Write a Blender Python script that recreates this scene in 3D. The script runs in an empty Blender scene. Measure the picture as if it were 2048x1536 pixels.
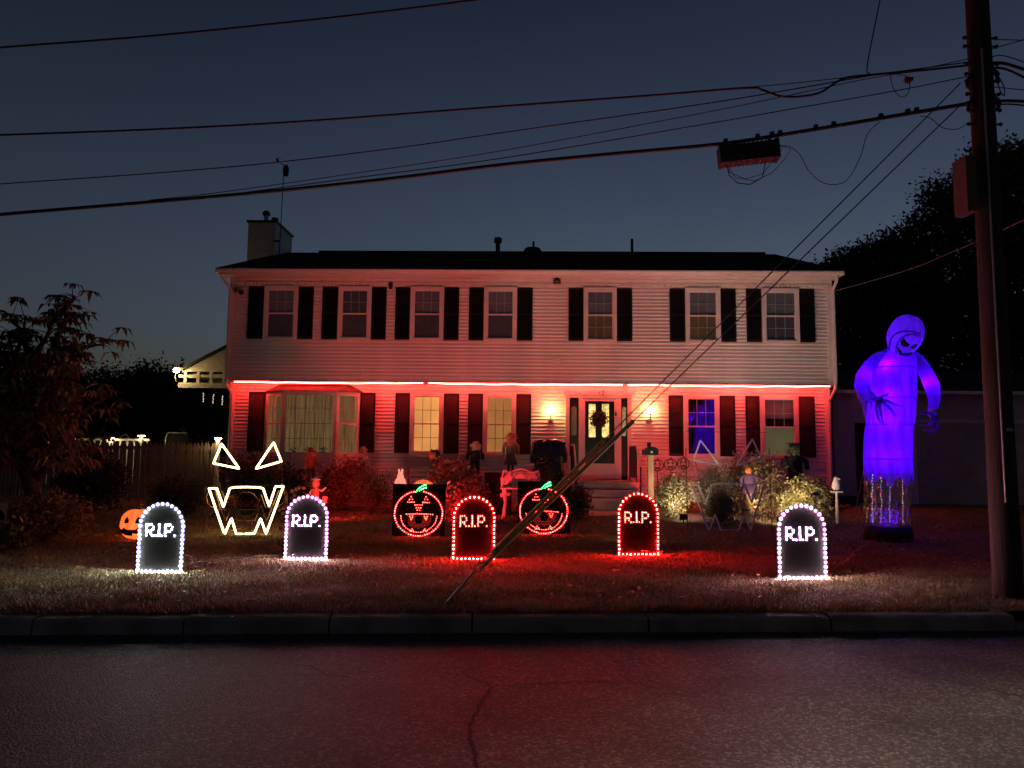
import bpy, bmesh, math, random
import numpy as np
from mathutils import Vector, Matrix
random.seed(7)
RNG = np.random.default_rng(11)
R = math.radians
scene = bpy.context.scene
COL = scene.collection

# ------------------------------------------------------------------ camera
F = 1479.0                       # focal length in pixels of the 2048 wide photograph
CAMZ = 1.6
PITCH, ROLL = R(5.52), R(0.60)
_f = Vector((0, math.cos(PITCH), math.sin(PITCH)))
_u0 = Vector((0, -math.sin(PITCH), math.cos(PITCH)))
_r0 = Vector((1, 0, 0))
_u = _u0 * math.cos(ROLL) - _r0 * math.sin(ROLL)
_r = _r0 * math.cos(ROLL) + _u0 * math.sin(ROLL)
cam_data = bpy.data.cameras.new('camera')
cam_data.sensor_width = 36.0
cam_data.lens = F / 2048 * 36.0
cam_data.clip_end = 2000
cam = bpy.data.objects.new('camera', cam_data)
COL.objects.link(cam)
cam.matrix_world = Matrix(((_r.x, _u.x, -_f.x, 0), (_r.y, _u.y, -_f.y, 0), (_r.z, _u.z, -_f.z, CAMZ), (0, 0, 0, 1)))
scene.camera = cam
EYE = Vector((0, 0, CAMZ))

# ------------------------------------------------------------------ sky, dusk light, exposure
SUN_EL, SUN_ROT = R(-1.9), R(25)
world = bpy.data.worlds.new('World')
scene.world = world
world.use_nodes = True
wn = world.node_tree.nodes; wl = world.node_tree.links
wn.clear()
w_out = wn.new('ShaderNodeOutputWorld'); w_bg = wn.new('ShaderNodeBackground')
w_sky = wn.new('ShaderNodeTexSky'); w_sky.sky_type = 'NISHITA'; w_sky.sun_disc = False
w_sky.sun_elevation = SUN_EL; w_sky.sun_rotation = SUN_ROT
w_sky.air_density = 1.0; w_sky.dust_density = 2.0; w_sky.ozone_density = 2.0
w_hs = wn.new('ShaderNodeHueSaturation'); w_hs.inputs['Saturation'].default_value = 0.85
wl.new(w_sky.outputs[0], w_hs.inputs['Color'])
w_tc = wn.new('ShaderNodeTexCoord'); w_sx = wn.new('ShaderNodeSeparateXYZ'); w_rp = wn.new('ShaderNodeValToRGB'); w_mx = wn.new('ShaderNodeMixRGB')
wl.new(w_tc.outputs['Generated'], w_sx.inputs[0]); wl.new(w_sx.outputs['Z'], w_rp.inputs[0])
w_rp.color_ramp.interpolation = 'EASE'
w_rp.color_ramp.elements[0].position = .1; w_rp.color_ramp.elements[0].color = (1, 1, 1, 1)
w_rp.color_ramp.elements[1].position = .75; w_rp.color_ramp.elements[1].color = (.30, .31, .36, 1)
w_mx.blend_type = 'MULTIPLY'; w_mx.inputs[0].default_value = 1
wl.new(w_hs.outputs[0], w_mx.inputs[1]); wl.new(w_rp.outputs[0], w_mx.inputs[2]); w_nz = wn.new('ShaderNodeTexNoise'); w_nz.inputs['Scale'].default_value = 1.6; w_nz.inputs['Detail'].default_value = 5
w_mr = wn.new('ShaderNodeMapRange'); w_mr.inputs[1].default_value = .3; w_mr.inputs[2].default_value = .7; w_mr.inputs[3].default_value = .92; w_mr.inputs[4].default_value = 1.08
w_m2 = wn.new('ShaderNodeMixRGB'); w_m2.blend_type = 'MULTIPLY'; w_m2.inputs[0].default_value = 1
wl.new(w_tc.outputs['Generated'], w_nz.inputs['Vector']); wl.new(w_nz.outputs['Fac'], w_mr.inputs[0])
wl.new(w_mx.outputs[0], w_m2.inputs[1]); wl.new(w_mr.outputs[0], w_m2.inputs[2]); wl.new(w_m2.outputs[0], w_bg.inputs[0])
w_bg.inputs[1].default_value = 0.12
wl.new(w_bg.outputs[0], w_out.inputs[0])
sun_d = bpy.data.lights.new('sun', 'SUN'); sun_d.energy = 0.004; sun_d.angle = R(20); sun_d.color = (1, .9, .8)
sun = bpy.data.objects.new('sun', sun_d); COL.objects.link(sun)
sun.rotation_euler = (R(88), 0, R(180) - SUN_ROT)
vs = scene.view_settings
vs.view_transform = 'Standard'; vs.look = 'None'; vs.gamma = 1.0; vs.exposure = 1.4
vs.use_curve_mapping = False
scene.cycles.use_denoising = True
scene.cycles.sample_clamp_indirect = 3.0
scene.cycles.max_bounces = 8
scene.cycles.transparent_max_bounces = 16
scene.cycles.caustics_reflective = False
scene.cycles.caustics_refractive = False

# ------------------------------------------------------------------ pixel -> place
def ray(px, py):
    return _f + _r * ((px - 1024) / F) + _u * ((768 - py) / F)
def at(px, py, Y):
    d = ray(px, py)
    return EYE + d * (Y / d.y)
def on_z(px, py, z):
    d = ray(px, py)
    return EYE + d * ((z - CAMZ) / d.z)
KL, KR = on_z(0, 1271, 0), on_z(2048, 1262, 0)
KS = (KR.y - KL.y) / (KR.x - KL.x)
KANG = math.atan(KS)
def kerb_y(x): return KL.y + (x - KL.x) * KS
def ground_z(x, y):
    d = y - kerb_y(x)
    if d < 0: return 0.0
    return 0.15 + 0.0185 * min(d, 12.5)
def gp(px, py):
    z = 0.3
    for _ in range(12):
        p = on_z(px, py, z); z = ground_z(p.x, p.y)
    return Vector((p.x, p.y, z))
def on_ground(px, Y, py=950):
    p = at(px, py, Y)
    return Vector((p.x, p.y, ground_z(p.x, p.y)))

# ------------------------------------------------------------------ materials
MATS = {}
def pmat(name, col, rough=0.6, metal=0.0, var=0.12, scale=6.0, bump=0.0, bscale=None, spec=0.5, island=0.0,
         emit=None, estr=0.0, stretch=None, col2=None):
    if name in MATS: return MATS[name]
    m = bpy.data.materials.new(name); m.use_nodes = True
    nt = m.node_tree; N = nt.nodes; L = nt.links
    b = N['Principled BSDF']
    b.inputs['Roughness'].default_value = rough
    b.inputs['Metallic'].default_value = metal
    b.inputs['Specular IOR Level'].default_value = spec
    tc = N.new('ShaderNodeTexCoord'); mp = N.new('ShaderNodeMapping')
    L.new(tc.outputs['Object'], mp.inputs[0])
    if stretch: mp.inputs['Scale'].default_value = stretch
    nz = N.new('ShaderNodeTexNoise'); nz.inputs['Scale'].default_value = scale; nz.inputs['Detail'].default_value = 5
    L.new(mp.outputs[0], nz.inputs['Vector'])
    rp = N.new('ShaderNodeValToRGB')
    c2 = col2 or tuple(c * (1 - var) for c in col)
    c3 = col if col2 else tuple(min(1, c * (1 + var)) for c in col)
    rp.color_ramp.elements[0].position = .3; rp.color_ramp.elements[1].position = .7
    rp.color_ramp.elements[0].color = (*c2, 1); rp.color_ramp.elements[1].color = (*c3, 1)
    L.new(nz.outputs['Fac'], rp.inputs[0])
    csock = rp.outputs[0]
    if island:
        gi = N.new('ShaderNodeNewGeometry'); hs = N.new('ShaderNodeHueSaturation')
        mr = N.new('ShaderNodeMapRange'); mr.inputs[3].default_value = 1 - island; mr.inputs[4].default_value = 1 + island
        L.new(gi.outputs['Random Per Island'], mr.inputs[0]); L.new(mr.outputs[0], hs.inputs['Value'])
        mh = N.new('ShaderNodeMapRange'); mh.inputs[3].default_value = .5 - island * .06; mh.inputs[4].default_value = .5 + island * .06
        L.new(gi.outputs['Random Per Island'], mh.inputs[0]); L.new(mh.outputs[0], hs.inputs['Hue'])
        L.new(csock, hs.inputs['Color']); csock = hs.outputs[0]
    L.new(csock, b.inputs['Base Color'])
    if bump:
        nb = N.new('ShaderNodeTexNoise'); nb.inputs['Scale'].default_value = bscale or scale * 4; nb.inputs['Detail'].default_value = 6
        L.new(mp.outputs[0], nb.inputs['Vector'])
        bp = N.new('ShaderNodeBump'); bp.inputs['Strength'].default_value = bump; bp.inputs['Distance'].default_value = 0.02
        L.new(nb.outputs['Fac'], bp.inputs['Height']); L.new(bp.outputs[0], b.inputs['Normal'])
    if emit:
        b.inputs['Emission Color'].default_value = (*emit, 1); b.inputs['Emission Strength'].default_value = estr
    MATS[name] = m
    return m

def emat(name, col, strength):
    """a light giving surface"""
    if name in MATS: return MATS[name]
    m = bpy.data.materials.new(name); m.use_nodes = True
    N = m.node_tree.nodes; L = m.node_tree.links; N.clear()
    o = N.new('ShaderNodeOutputMaterial'); e = N.new('ShaderNodeEmission')
    e.inputs[0].default_value = (*col, 1); e.inputs[1].default_value = strength
    L.new(e.outputs[0], o.inputs[0])
    MATS[name] = m
    return m

def lit_cloth(name, col, e0, e1, scale=3.0, stretch=(1, 1, 1), lines=0.0):
    """lit blind or curtain: glows unevenly, with fine slat lines"""
    m = bpy.data.materials.new(name); m.use_nodes = True
    N = m.node_tree.nodes; L = m.node_tree.links
    b = N['Principled BSDF']; b.inputs['Roughness'].default_value = .8
    b.inputs['Base Color'].default_value = (*[c * .22 for c in col], 1)
    b.inputs['Emission Color'].default_value = (*col, 1)
    tc = N.new('ShaderNodeTexCoord'); mp = N.new('ShaderNodeMapping'); mp.inputs['Scale'].default_value = stretch
    L.new(tc.outputs['Object'], mp.inputs[0])
    nz = N.new('ShaderNodeTexNoise'); nz.inputs['Scale'].default_value = scale; nz.inputs['Detail'].default_value = 2
    L.new(mp.outputs[0], nz.inputs['Vector'])
    mr = N.new('ShaderNodeMapRange'); mr.inputs[1].default_value = .3; mr.inputs[2].default_value = .7
    mr.inputs[3].default_value = e0; mr.inputs[4].default_value = e1
    L.new(nz.outputs['Fac'], mr.inputs[0]); L.new(mr.outputs[0], b.inputs['Emission Strength'])
    MATS[name] = m
    return m

def glass_mat(name='window glass', tint=(.9, .95, 1), refl=1.7):
    if name in MATS: return MATS[name]
    m = bpy.data.materials.new(name); m.use_nodes = True
    N = m.node_tree.nodes; L = m.node_tree.links; N.clear()
    o = N.new('ShaderNodeOutputMaterial'); mx = N.new('ShaderNodeMixShader'); cp = N.new('ShaderNodeMath'); cp.operation = 'MINIMUM'; cp.inputs[1].default_value = .3
    t = N.new('ShaderNodeBsdfTransparent'); t.inputs[0].default_value = (*tint, 1)
    g = N.new('ShaderNodeBsdfGlossy'); g.inputs['Roughness'].default_value = .015
    fr = N.new('ShaderNodeFresnel'); fr.inputs[0].default_value = 1.6
    mu = N.new('ShaderNodeMath'); mu.operation = 'MULTIPLY'; mu.inputs[1].default_value = refl
    nz = N.new('ShaderNodeTexNoise'); nz.inputs['Scale'].default_value = 2.2
    bp = N.new('ShaderNodeBump'); bp.inputs['Strength'].default_value = .02; bp.inputs['Distance'].default_value = .02
    L.new(nz.outputs['Fac'], bp.inputs['Height']); L.new(bp.outputs[0], g.inputs['Normal'])
    L.new(fr.outputs[0], mu.inputs[0]); L.new(mu.outputs[0], cp.inputs[0]); L.new(cp.outputs[0], mx.inputs[0])
    L.new(t.outputs[0], mx.inputs[1]); L.new(g.outputs[0], mx.inputs[2]); L.new(mx.outputs[0], o.inputs[0])
    MATS[name] = m
    return m

def sheer_mat(name, col, transl=.75, transp=.12, rough=.5):
    """thin inflated nylon: lets the lamps inside glow through"""
    if name in MATS: return MATS[name]
    m = bpy.data.materials.new(name); m.use_nodes = True
    N = m.node_tree.nodes; L = m.node_tree.links; N.clear()
    o = N.new('ShaderNodeOutputMaterial')
    tc = N.new('ShaderNodeTexCoord'); nz = N.new('ShaderNodeTexNoise'); nz.inputs['Scale'].default_value = 5; nz.inputs['Detail'].default_value = 4
    mp = N.new('ShaderNodeMapping'); mp.inputs['Scale'].default_value = (1.6, 1.6, .35); L.new(tc.outputs['Object'], mp.inputs[0]); L.new(mp.outputs[0], nz.inputs['Vector'])
    rp = N.new('ShaderNodeValToRGB'); rp.color_ramp.elements[0].position = .32; rp.color_ramp.elements[1].position = .68
    rp.color_ramp.elements[0].color = (*[c * .5 for c in col], 1); rp.color_ramp.elements[1].color = (*col, 1)
    L.new(nz.outputs['Fac'], rp.inputs[0])
    d = N.new('ShaderNodeBsdfDiffuse'); t = N.new('ShaderNodeBsdfTranslucent'); tr = N.new('ShaderNodeBsdfTransparent')
    L.new(rp.outputs[0], d.inputs[0]); L.new(rp.outputs[0], t.inputs[0]); L.new(rp.outputs[0], tr.inputs[0])
    bp = N.new('ShaderNodeBump'); bp.inputs['Strength'].default_value = .35; bp.inputs['Distance'].default_value = .03
    L.new(nz.outputs['Fac'], bp.inputs['Height']); L.new(bp.outputs[0], d.inputs['Normal']); L.new(bp.outputs[0], t.inputs['Normal'])
    a = N.new('ShaderNodeMixShader'); a.inputs[0].default_value = transl
    b = N.new('ShaderNodeMixShader'); b.inputs[0].default_value = transp
    L.new(d.outputs[0], a.inputs[1]); L.new(t.outputs[0], a.inputs[2])
    L.new(a.outputs[0], b.inputs[1]); L.new(tr.outputs[0], b.inputs[2]); L.new(b.outputs[0], o.inputs[0])
    MATS[name] = m
    return m

# ------------------------------------------------------------------ mesh building
class MB:
    def __init__(s): s.v = []; s.f = []
    def add(s, vs, fs):
        n = len(s.v); s.v += [tuple(p) for p in vs]; s.f += [tuple(i + n for i in q) for q in fs]; return s
    def box(s, x0, x1, y0, y1, z0, z1):
        return s.add([(x0, y0, z0), (x1, y0, z0), (x1, y1, z0), (x0, y1, z0), (x0, y0, z1), (x1, y0, z1), (x1, y1, z1), (x0, y1, z1)],
                     [(0, 3, 2, 1), (4, 5, 6, 7), (0, 1, 5, 4), (1, 2, 6, 5), (2, 3, 7, 6), (3, 0, 4, 7)])
    def tube(s, pts, r, n=8, closed=False, cap=True, flat=1.0):
        pts = [Vector(p) for p in pts]; k = len(pts)
        rs = r if isinstance(r, (list, tuple)) else [r] * k
        vs = []; fs = []
        prev = None
        for i, p in enumerate(pts):
            a = pts[(i - 1) % k] if (closed or i) else p
            c = pts[(i + 1) % k] if (closed or i < k - 1) else p
            t = (c - a)
            t = t.normalized() if t.length > 1e-9 else Vector((0, 0, 1))
            if prev is None:
                ref = Vector((0, 0, 1)) if abs(t.z) < .9 else Vector((0, 1, 0))
                e1 = t.cross(ref).normalized()
            else:
                e1 = (prev - t * prev.dot(t))
                e1 = e1.normalized() if e1.length > 1e-6 else t.orthogonal().normalized()
            prev = e1
            e2 = t.cross(e1)
            for j in range(n):
                q = 2 * math.pi * j / n
                vs.append(p + (e1 * math.cos(q) + e2 * math.sin(q) * flat) * rs[i])
        for i in range(k if closed else k - 1):
            for j in range(n):
                a = i * n + j; b = i * n + (j + 1) % n; i2 = (i + 1) % k
                fs.append((a, b, i2 * n + (j + 1) % n, i2 * n + j))
        if cap and not closed:
            fs.append(tuple(range(n - 1, -1, -1))); fs.append(tuple((k - 1) * n + j for j in range(n)))
        return s.add(vs, fs)
    def prism(s, poly, y0, y1):
        """polygon in x,z extruded along y"""
        n = len(poly)
        vs = [(x, y0, z) for x, z in poly] + [(x, y1, z) for x, z in poly]
        fs = [tuple(range(n)), tuple(range(2 * n - 1, n - 1, -1))]
        fs += [(i, i + n, (i + 1) % n + n, (i + 1) % n) for i in range(n)]
        return s.add(vs, fs)
    def prism_x(s, poly, x0, x1):
        """polygon in y,z extruded along x"""
        n = len(poly)
        vs = [(x0, y, z) for y, z in poly] + [(x1, y, z) for y, z in poly]
        fs = [tuple(range(n - 1, -1, -1)), tuple(range(n, 2 * n))]
        fs += [(i, (i + 1) % n, (i + 1) % n + n, i + n) for i in range(n)]
        return s.add(vs, fs)
    def lathe(s, prof, n=16, cx=0, cy=0, sx=1, sy=1, cap=True):
        vs = []; fs = []; k = len(prof)
        for r, z in prof:
            for j in range(n):
                q = 2 * math.pi * j / n
                vs.append((cx + r * sx * math.cos(q), cy + r * sy * math.sin(q), z))
        for i in range(k - 1):
            for j in range(n):
                fs.append((i * n + j, i * n + (j + 1) % n, (i + 1) * n + (j + 1) % n, (i + 1) * n + j))
        if cap:
            fs.append(tuple(range(n - 1, -1, -1))); fs.append(tuple((k - 1) * n + j for j in range(n)))
        return s.add(vs, fs)
    def ball(s, c, r, n=12, m=8):
        rx, ry, rz = r if isinstance(r, (tuple, list)) else (r, r, r)
        prof = []
        vs = []; fs = []
        for i in range(m + 1):
            a = math.pi * i / m
            for j in range(n):
                q = 2 * math.pi * j / n
                e = max(math.sin(a), .02)
                vs.append((c[0] + rx * e * math.cos(q), c[1] + ry * e * math.sin(q), c[2] - rz * math.cos(a)))
        for i in range(m):
            for j in range(n):
                fs.append((i * n + j, i * n + (j + 1) % n, (i + 1) * n + (j + 1) % n, (i + 1) * n + j))
        fs.append(tuple(range(n - 1, -1, -1))); fs.append(tuple(m * n + j for j in range(n)))
        return s.add(vs, fs)
    def build(s, name, mat, parent=None, smooth=False, kind=None, label=None):
        me = bpy.data.meshes.new(name); me.from_pydata(s.v, [], s.f); me.update()
        if smooth: me.polygons.foreach_set('use_smooth', [True] * len(me.polygons))
        return link(name, me, mat, parent, kind, label)

def link(name, me, mat, parent=None, kind=None, label=None):
    if mat is not None and not me.materials: me.materials.append(mat)
    o = bpy.data.objects.new(name, me); COL.objects.link(o)
    if parent is not None: o.parent = parent
    if kind: o['kind'] = kind
    if label: o['label'] = label
    return o

def np_mesh(name, V, Fc, mat, parent=None, kind=None, smooth=False):
    me = bpy.data.meshes.new(name)
    n, k = Fc.shape
    me.vertices.add(len(V)); me.vertices.foreach_set('co', V.astype(np.float32).ravel())
    me.loops.add(n * k); me.loops.foreach_set('vertex_index', Fc.astype(np.int32).ravel())
    me.polygons.add(n); me.polygons.foreach_set('loop_start', np.arange(0, n * k, k, dtype=np.int32))
    me.update(calc_edges=True)
    if smooth: me.polygons.foreach_set('use_smooth', np.ones(n, dtype=bool))
    return link(name, me, mat, parent, kind)

def thing(name, label, cat, loc=(0, 0, 0), rz=0.0, group=None):
    o = bpy.data.objects.new(name, None); COL.objects.link(o)
    o.empty_display_size = .1
    o.location = loc; o.rotation_euler = (0, 0, rz)
    o['label'] = label; o['category'] = cat
    if group: o['group'] = group
    return o
def tag(o, label, cat, group=None):
    o['label'] = label; o['category'] = cat
    if group: o['group'] = group
    return o
def lamp(name, typ, parent, loc, col, power, radius=.05, aim=None, size=100, blend=.8):
    d = bpy.data.lights.new(name, typ); d.energy = power; d.color = col; d.shadow_soft_size = radius
    if typ == 'SPOT': d.spot_size = R(size); d.spot_blend = blend
    o = bpy.data.objects.new(name, d); COL.objects.link(o); o.parent = parent; o.location = loc
    if aim is not None: o.rotation_euler = Vector(aim).to_track_quat('-Z', 'Y').to_euler()
    return o

# base materials
M_white = pmat('white vinyl', (.72, .70, .66), .45, var=.15, scale=1.4, stretch=(1, 1, 2.5))
M_trim = pmat('white trim paint', (.76, .74, .70), .4, var=.06, scale=5)
M_shutter = pmat('black shutter paint', (.008, .008, .0095), .5, var=.2, spec=.3)
M_roof = pmat('dark shingles', (.022, .02, .02), .9, var=.4, scale=9, bump=.4)
M_black = pmat('black metal', (.012, .012, .013), .45, metal=.3)
M_steel = pmat('galvanised steel', (.35, .35, .36), .4, metal=.9)
M_rubber = pmat('black rubber', (.012, .012, .012), .6)
M_board = pmat('black plastic board', (.0045, .0043, .0046), .8, var=.3, scale=20, spec=.12)
M_concrete = pmat('concrete', (.30, .28, .26), .9, var=.25, scale=4, bump=.3, bscale=40)
M_glass = glass_mat()

# ================================================================== SETTING
# asphalt with coarse stone
def asphalt():
    m = bpy.data.materials.new('asphalt'); m.use_nodes = True
    N = m.node_tree.nodes; L = m.node_tree.links; b = N['Principled BSDF']
    tc = N.new('ShaderNodeTexCoord')
    v = N.new('ShaderNodeTexVoronoi'); v.inputs['Scale'].default_value = 62; v.inputs['Randomness'].default_value = 1
    L.new(tc.outputs['Object'], v.inputs['Vector'])
    n1 = N.new('ShaderNodeTexNoise'); n1.inputs['Scale'].default_value = .9; n1.inputs['Detail'].default_value = 6
    L.new(tc.outputs['Object'], n1.inputs['Vector'])
    n2 = N.new('ShaderNodeTexNoise'); n2.inputs['Scale'].default_value = 190; n2.inputs['Detail'].default_value = 3
    L.new(tc.outputs['Object'], n2.inputs['Vector'])
    sep = N.new('ShaderNodeSeparateColor'); L.new(v.outputs['Color'], sep.inputs[0])
    rp = N.new('ShaderNodeValToRGB'); e = rp.color_ramp.elements
    e[0].color = (.06, .056, .056, 1); e[0].position = .1
    e[1].color = (.25, .23, .21, 1); e[1].position = 1
    x = e.new(.7); x.color = (.095, .09, .087, 1)
    L.new(sep.outputs[0], rp.inputs[0])
    mx = N.new('ShaderNodeMixRGB'); mx.blend_type = 'MULTIPLY'; mx.inputs[0].default_value = .8
    r2 = N.new('ShaderNodeValToRGB'); r2.color_ramp.elements[0].position = .32; r2.color_ramp.elements[1].position = .66
    r2.color_ramp.elements[0].color = (.38, .36, .35, 1); r2.color_ramp.elements[1].color = (1.25, 1.2, 1.15, 1)
    L.new(n1.outputs['Fac'], r2.inputs[0]); L.new(rp.outputs[0], mx.inputs[1]); L.new(r2.outputs[0], mx.inputs[2])
    L.new(mx.outputs[0], b.inputs['Base Color'])
    b.inputs['Roughness'].default_value = .7; b.inputs['Specular IOR Level'].default_value = .28
    ad = N.new('ShaderNodeMath'); ad.operation = 'MULTIPLY_ADD'; ad.inputs[1].default_value = -.9
    L.new(v.outputs['Distance'], ad.inputs[0]); L.new(n2.outputs['Fac'], ad.inputs[2])
    bp = N.new('ShaderNodeBump'); bp.inputs['Strength'].default_value = .9; bp.inputs['Distance'].default_value = .012
    L.new(ad.outputs[0], bp.inputs['Height']); L.new(bp.outputs[0], b.inputs['Normal'])
    return m
M_asphalt = asphalt()
def kerb_frame(s, d):
    """s along the kerb from its left end, d towards the house"""
    c, n = math.cos(KANG), math.sin(KANG)
    return (KL.x + s * c - d * n, KL.y + s * n + d * c)
def strip(name, s0, s1, rows, mat, kind='structure', ns=60):
    V = []; Fc = []
    for d, zz in rows:
        for i in range(ns + 1):
            s = s0 + (s1 - s0) * i / ns
            x, y = kerb_frame(s, d)
            V.append((x, y, zz))
    for r in range(len(rows) - 1):
        for i in range(ns):
            a = r * (ns + 1) + i
            Fc.append((a, a + 1, a + ns + 2, a + ns + 1))
    o = np_mesh(name, np.array(V), np.array(Fc), mat, None, kind)
    return o
road = strip('road', -60, 80, [(-16, 0), (-8, .03), (-2, .015), (0.05, 0)], M_asphalt)
# cracks in the asphalt: thin dark ragged strips
M_crack = pmat('crack shadow', (.008, .008, .008), .9)
def crack(pxs, w0=.006, w1=.012):
    w0, w1 = w0 * 1.4, w1 * 1.4
    pts = [on_z(px, py, .016) for px, py in pxs]
    fine = []
    for a, b in zip(pts[:-1], pts[1:]):
        k = max(2, int((b - a).length / .035))
        for i in range(k):
            p = a.lerp(b, i / k); fine.append(Vector((p.x + random.gauss(0, .007), p.y + random.gauss(0, .012), 0)))
    V = []; Fc = []
    for i, p in enumerate(fine):
        q = fine[min(i + 1, len(fine) - 1)] - fine[max(i - 1, 0)]
        n = Vector((-q.y, q.x, 0)).normalized() * random.uniform(w0, w1) * .5
        d = kerb_y(p.x) - p.y
        z = .0195 if d > 2 else .0045 + .0075 * max(d, 0)
        z = (.015 * d / 2 if d < 2 else .015 + (d - 2) * .0025) + .003
        V += [(p.x - n.x, p.y - n.y, z), (p.x + n.x, p.y + n.y, z)]
        if i: Fc.append((2 * i - 2, 2 * i - 1, 2 * i + 1, 2 * i))
    return np_mesh('crack', np.array(V), np.array(Fc), M_crack, road)
crack([(250, 1331), (420, 1326), (540, 1323), (620, 1330), (645, 1345), (710, 1356)])
crack([(400, 1352), (470, 1351), (600, 1348), (645, 1346)], .004, .008)
crack([(720, 1343), (850, 1340), (930, 1349), (985, 1371), (1060, 1368), (1175, 1362), (1270, 1364), (1340, 1382), (1400, 1398)])
crack([(985, 1371), (968, 1395), (950, 1430), (938, 1455), (945, 1490), (955, 1536), (948, 1580)], .01, .02)
crack([(915, 1350), (945, 1333), (990, 1322)], .004, .008)
crack([(1440, 1354), (1560, 1352), (1660, 1351), (1760, 1355)], .004, .008)
crack([(1700, 1297), (1790, 1325), (1850, 1352), (1920, 1366), (2000, 1382), (2060, 1398)], .005, .01)
crack([(0, 1296), (110, 1297), (260, 1295), (330, 1300)], .004, .008)

def lawn_soil():
    m = bpy.data.materials.new('lawn soil and thatch'); m.use_nodes = True
    N = m.node_tree.nodes; L = m.node_tree.links; b = N['Principled BSDF']; b.inputs['Roughness'].default_value = .95
    tc = N.new('ShaderNodeTexCoord')
    n1 = N.new('ShaderNodeTexNoise'); n1.inputs['Scale'].default_value = 1.3; n1.inputs['Detail'].default_value = 8
    n2 = N.new('ShaderNodeTexNoise'); n2.inputs['Scale'].default_value = 45; n2.inputs['Detail'].default_value = 5
    L.new(tc.outputs['Object'], n1.inputs['Vector']); L.new(tc.outputs['Object'], n2.inputs['Vector'])
    rp = N.new('ShaderNodeValToRGB'); e = rp.color_ramp.elements
    e[0].position = .3; e[0].color = (.11, .085, .05, 1); e[1].position = .7; e[1].color = (.19, .15, .08, 1)
    mx = N.new('ShaderNodeMixRGB'); mx.inputs[0].default_value = .45
    L.new(n1.outputs['Fac'], mx.inputs[1]); L.new(n2.outputs['Fac'], mx.inputs[2]); L.new(mx.outputs[0], rp.inputs[0])
    L.new(rp.outputs[0], b.inputs['Base Color'])
    bp = N.new('ShaderNodeBump'); bp.inputs['Strength'].default_value = 1; bp.inputs['Distance'].default_value = .05
    L.new(n2.outputs['Fac'], bp.inputs['Height']); L.new(bp.outputs[0], b.inputs['Normal'])
    return m
M_soil = lawn_soil()
strip('ground', -300, 320, [(.16, .15)] + [(d, .15 + .0185 * min(d, 12.5)) for d in (1, 2, 3, 4, 6, 8, 10, 12.5, 16, 24, 40, 90, 400)], M_soil, ns=80)

# kerb: separate cast stones with open joints
kerb = bpy.data.objects.new('kerb', None); COL.objects.link(kerb); kerb['kind'] = 'structure'
M_kerb = pmat('weathered kerb concrete', (.36, .30, .25), .9, var=.35, scale=3, bump=.35, bscale=50)
joints = []
for px in (372, 660, 945, 1298, 1665, 2040):
    p = on_z(px, 1234, .14)
    joints.append((p.x - KL.x) / math.cos(KANG))
while joints[0] > -8: joints.insert(0, joints[0] - random.uniform(1.25, 1.6))
joints_right_end = joints[-1]
joints += [joints[-1] + 1.5 * i for i in range(1, 6)]
for i, (a, b) in enumerate(zip(joints[:-1], joints[1:])):
    drop = 0.0 if b <= joints_right_end + .01 else 0.085
    mb = MB(); g = .009
    h = .142 - drop + random.uniform(-.006, .006)
    prof = [(0, -.1), (0.012, h - .025), (.03, h - .005), (.05, h), (.17, h + .004), (.17, -.1)]
    vs = []; n = len(prof); seg = 14
    for k in range(seg + 1):
        s = a + g + (b - a - 2 * g) * k / seg
        chip = random.random() < .16 or k in (0, seg)
        for q, (d, z) in enumerate(prof):
            jd, jz = random.gauss(0, .0025), random.gauss(0, .0018)
            if q in (2, 3) and chip: jd += random.uniform(.004, .018); jz -= random.uniform(.003, .014)
            x, y = kerb_frame(s, d + jd); vs.append((x, y, z + (jz if 0 < q < 5 else 0)))
    fs = [tuple(range(n)), tuple(range((seg + 1) * n - 1, seg * n - 1, -1))]
    for k in range(seg):
        fs += [(k * n + q, k * n + (q + 1) % n, (k + 1) * n + (q + 1) % n, (k + 1) * n + q)[::-1] for q in range(n)]
    mb.add(vs, fs).build('kerb_stone', M_kerb, kerb)

# planted beds and the concrete walk
M_mulch = pmat('bark mulch and leaf litter', (.075, .04, .02), .95, var=.6, scale=30, bump=1.0, bscale=60)
M_walk = pmat('pale concrete walk', (.42, .38, .33), .85, var=.15, scale=5, bump=.2, bscale=60)
def sheet(name, pts, dz, mat, kind='structure'):
    mb = MB(); vs = [(p[0], p[1], ground_z(p[0], p[1]) + dz) for p in pts]
    lo = [(x, y, z - dz - .03) for x, y, z in vs]; n = len(vs)
    mb.add(vs + lo, [tuple(range(n))] + [(i, i + n, (i + 1) % n + n, (i + 1) % n) for i in range(n)])
    return mb.build(name, mat, None, kind=kind)
bed_l = [gp(400, 1010), gp(520, 1021), gp(760, 1027), gp(960, 1030), gp(1120, 1024), gp(1148, 1018)]
sheet('planting_bed', [(p.x, p.y) for p in bed_l] + [(at(1148, 950, 19.9).x, 19.9), (at(400, 950, 20.2).x, 20.2)], .035, M_mulch)
walk_pts = [gp(*q) for q in ((1150, 1034), (1230, 1032), (1300, 1037), (1350, 1044), (1410, 1047), (1462, 1046), (1440, 1037), (1370, 1029), (1300, 1019), (1285, 1012), (1150, 1012))]
sheet('path', [(p.x, p.y) for p in walk_pts], .018, M_walk)
bed_r = [gp(*q) for q in ((1286, 1010), (1302, 1017), (1372, 1027), (1445, 1035), (1520, 1030), (1600, 1028), (1668, 1024), (1710, 1012))]
sheet('planting_bed', [(p.x, p.y) for p in bed_r] + [(at(1700, 950, 19.6).x, 19.6), (at(1286, 950, 19.6).x, 19.6)], .032, M_mulch)

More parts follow.
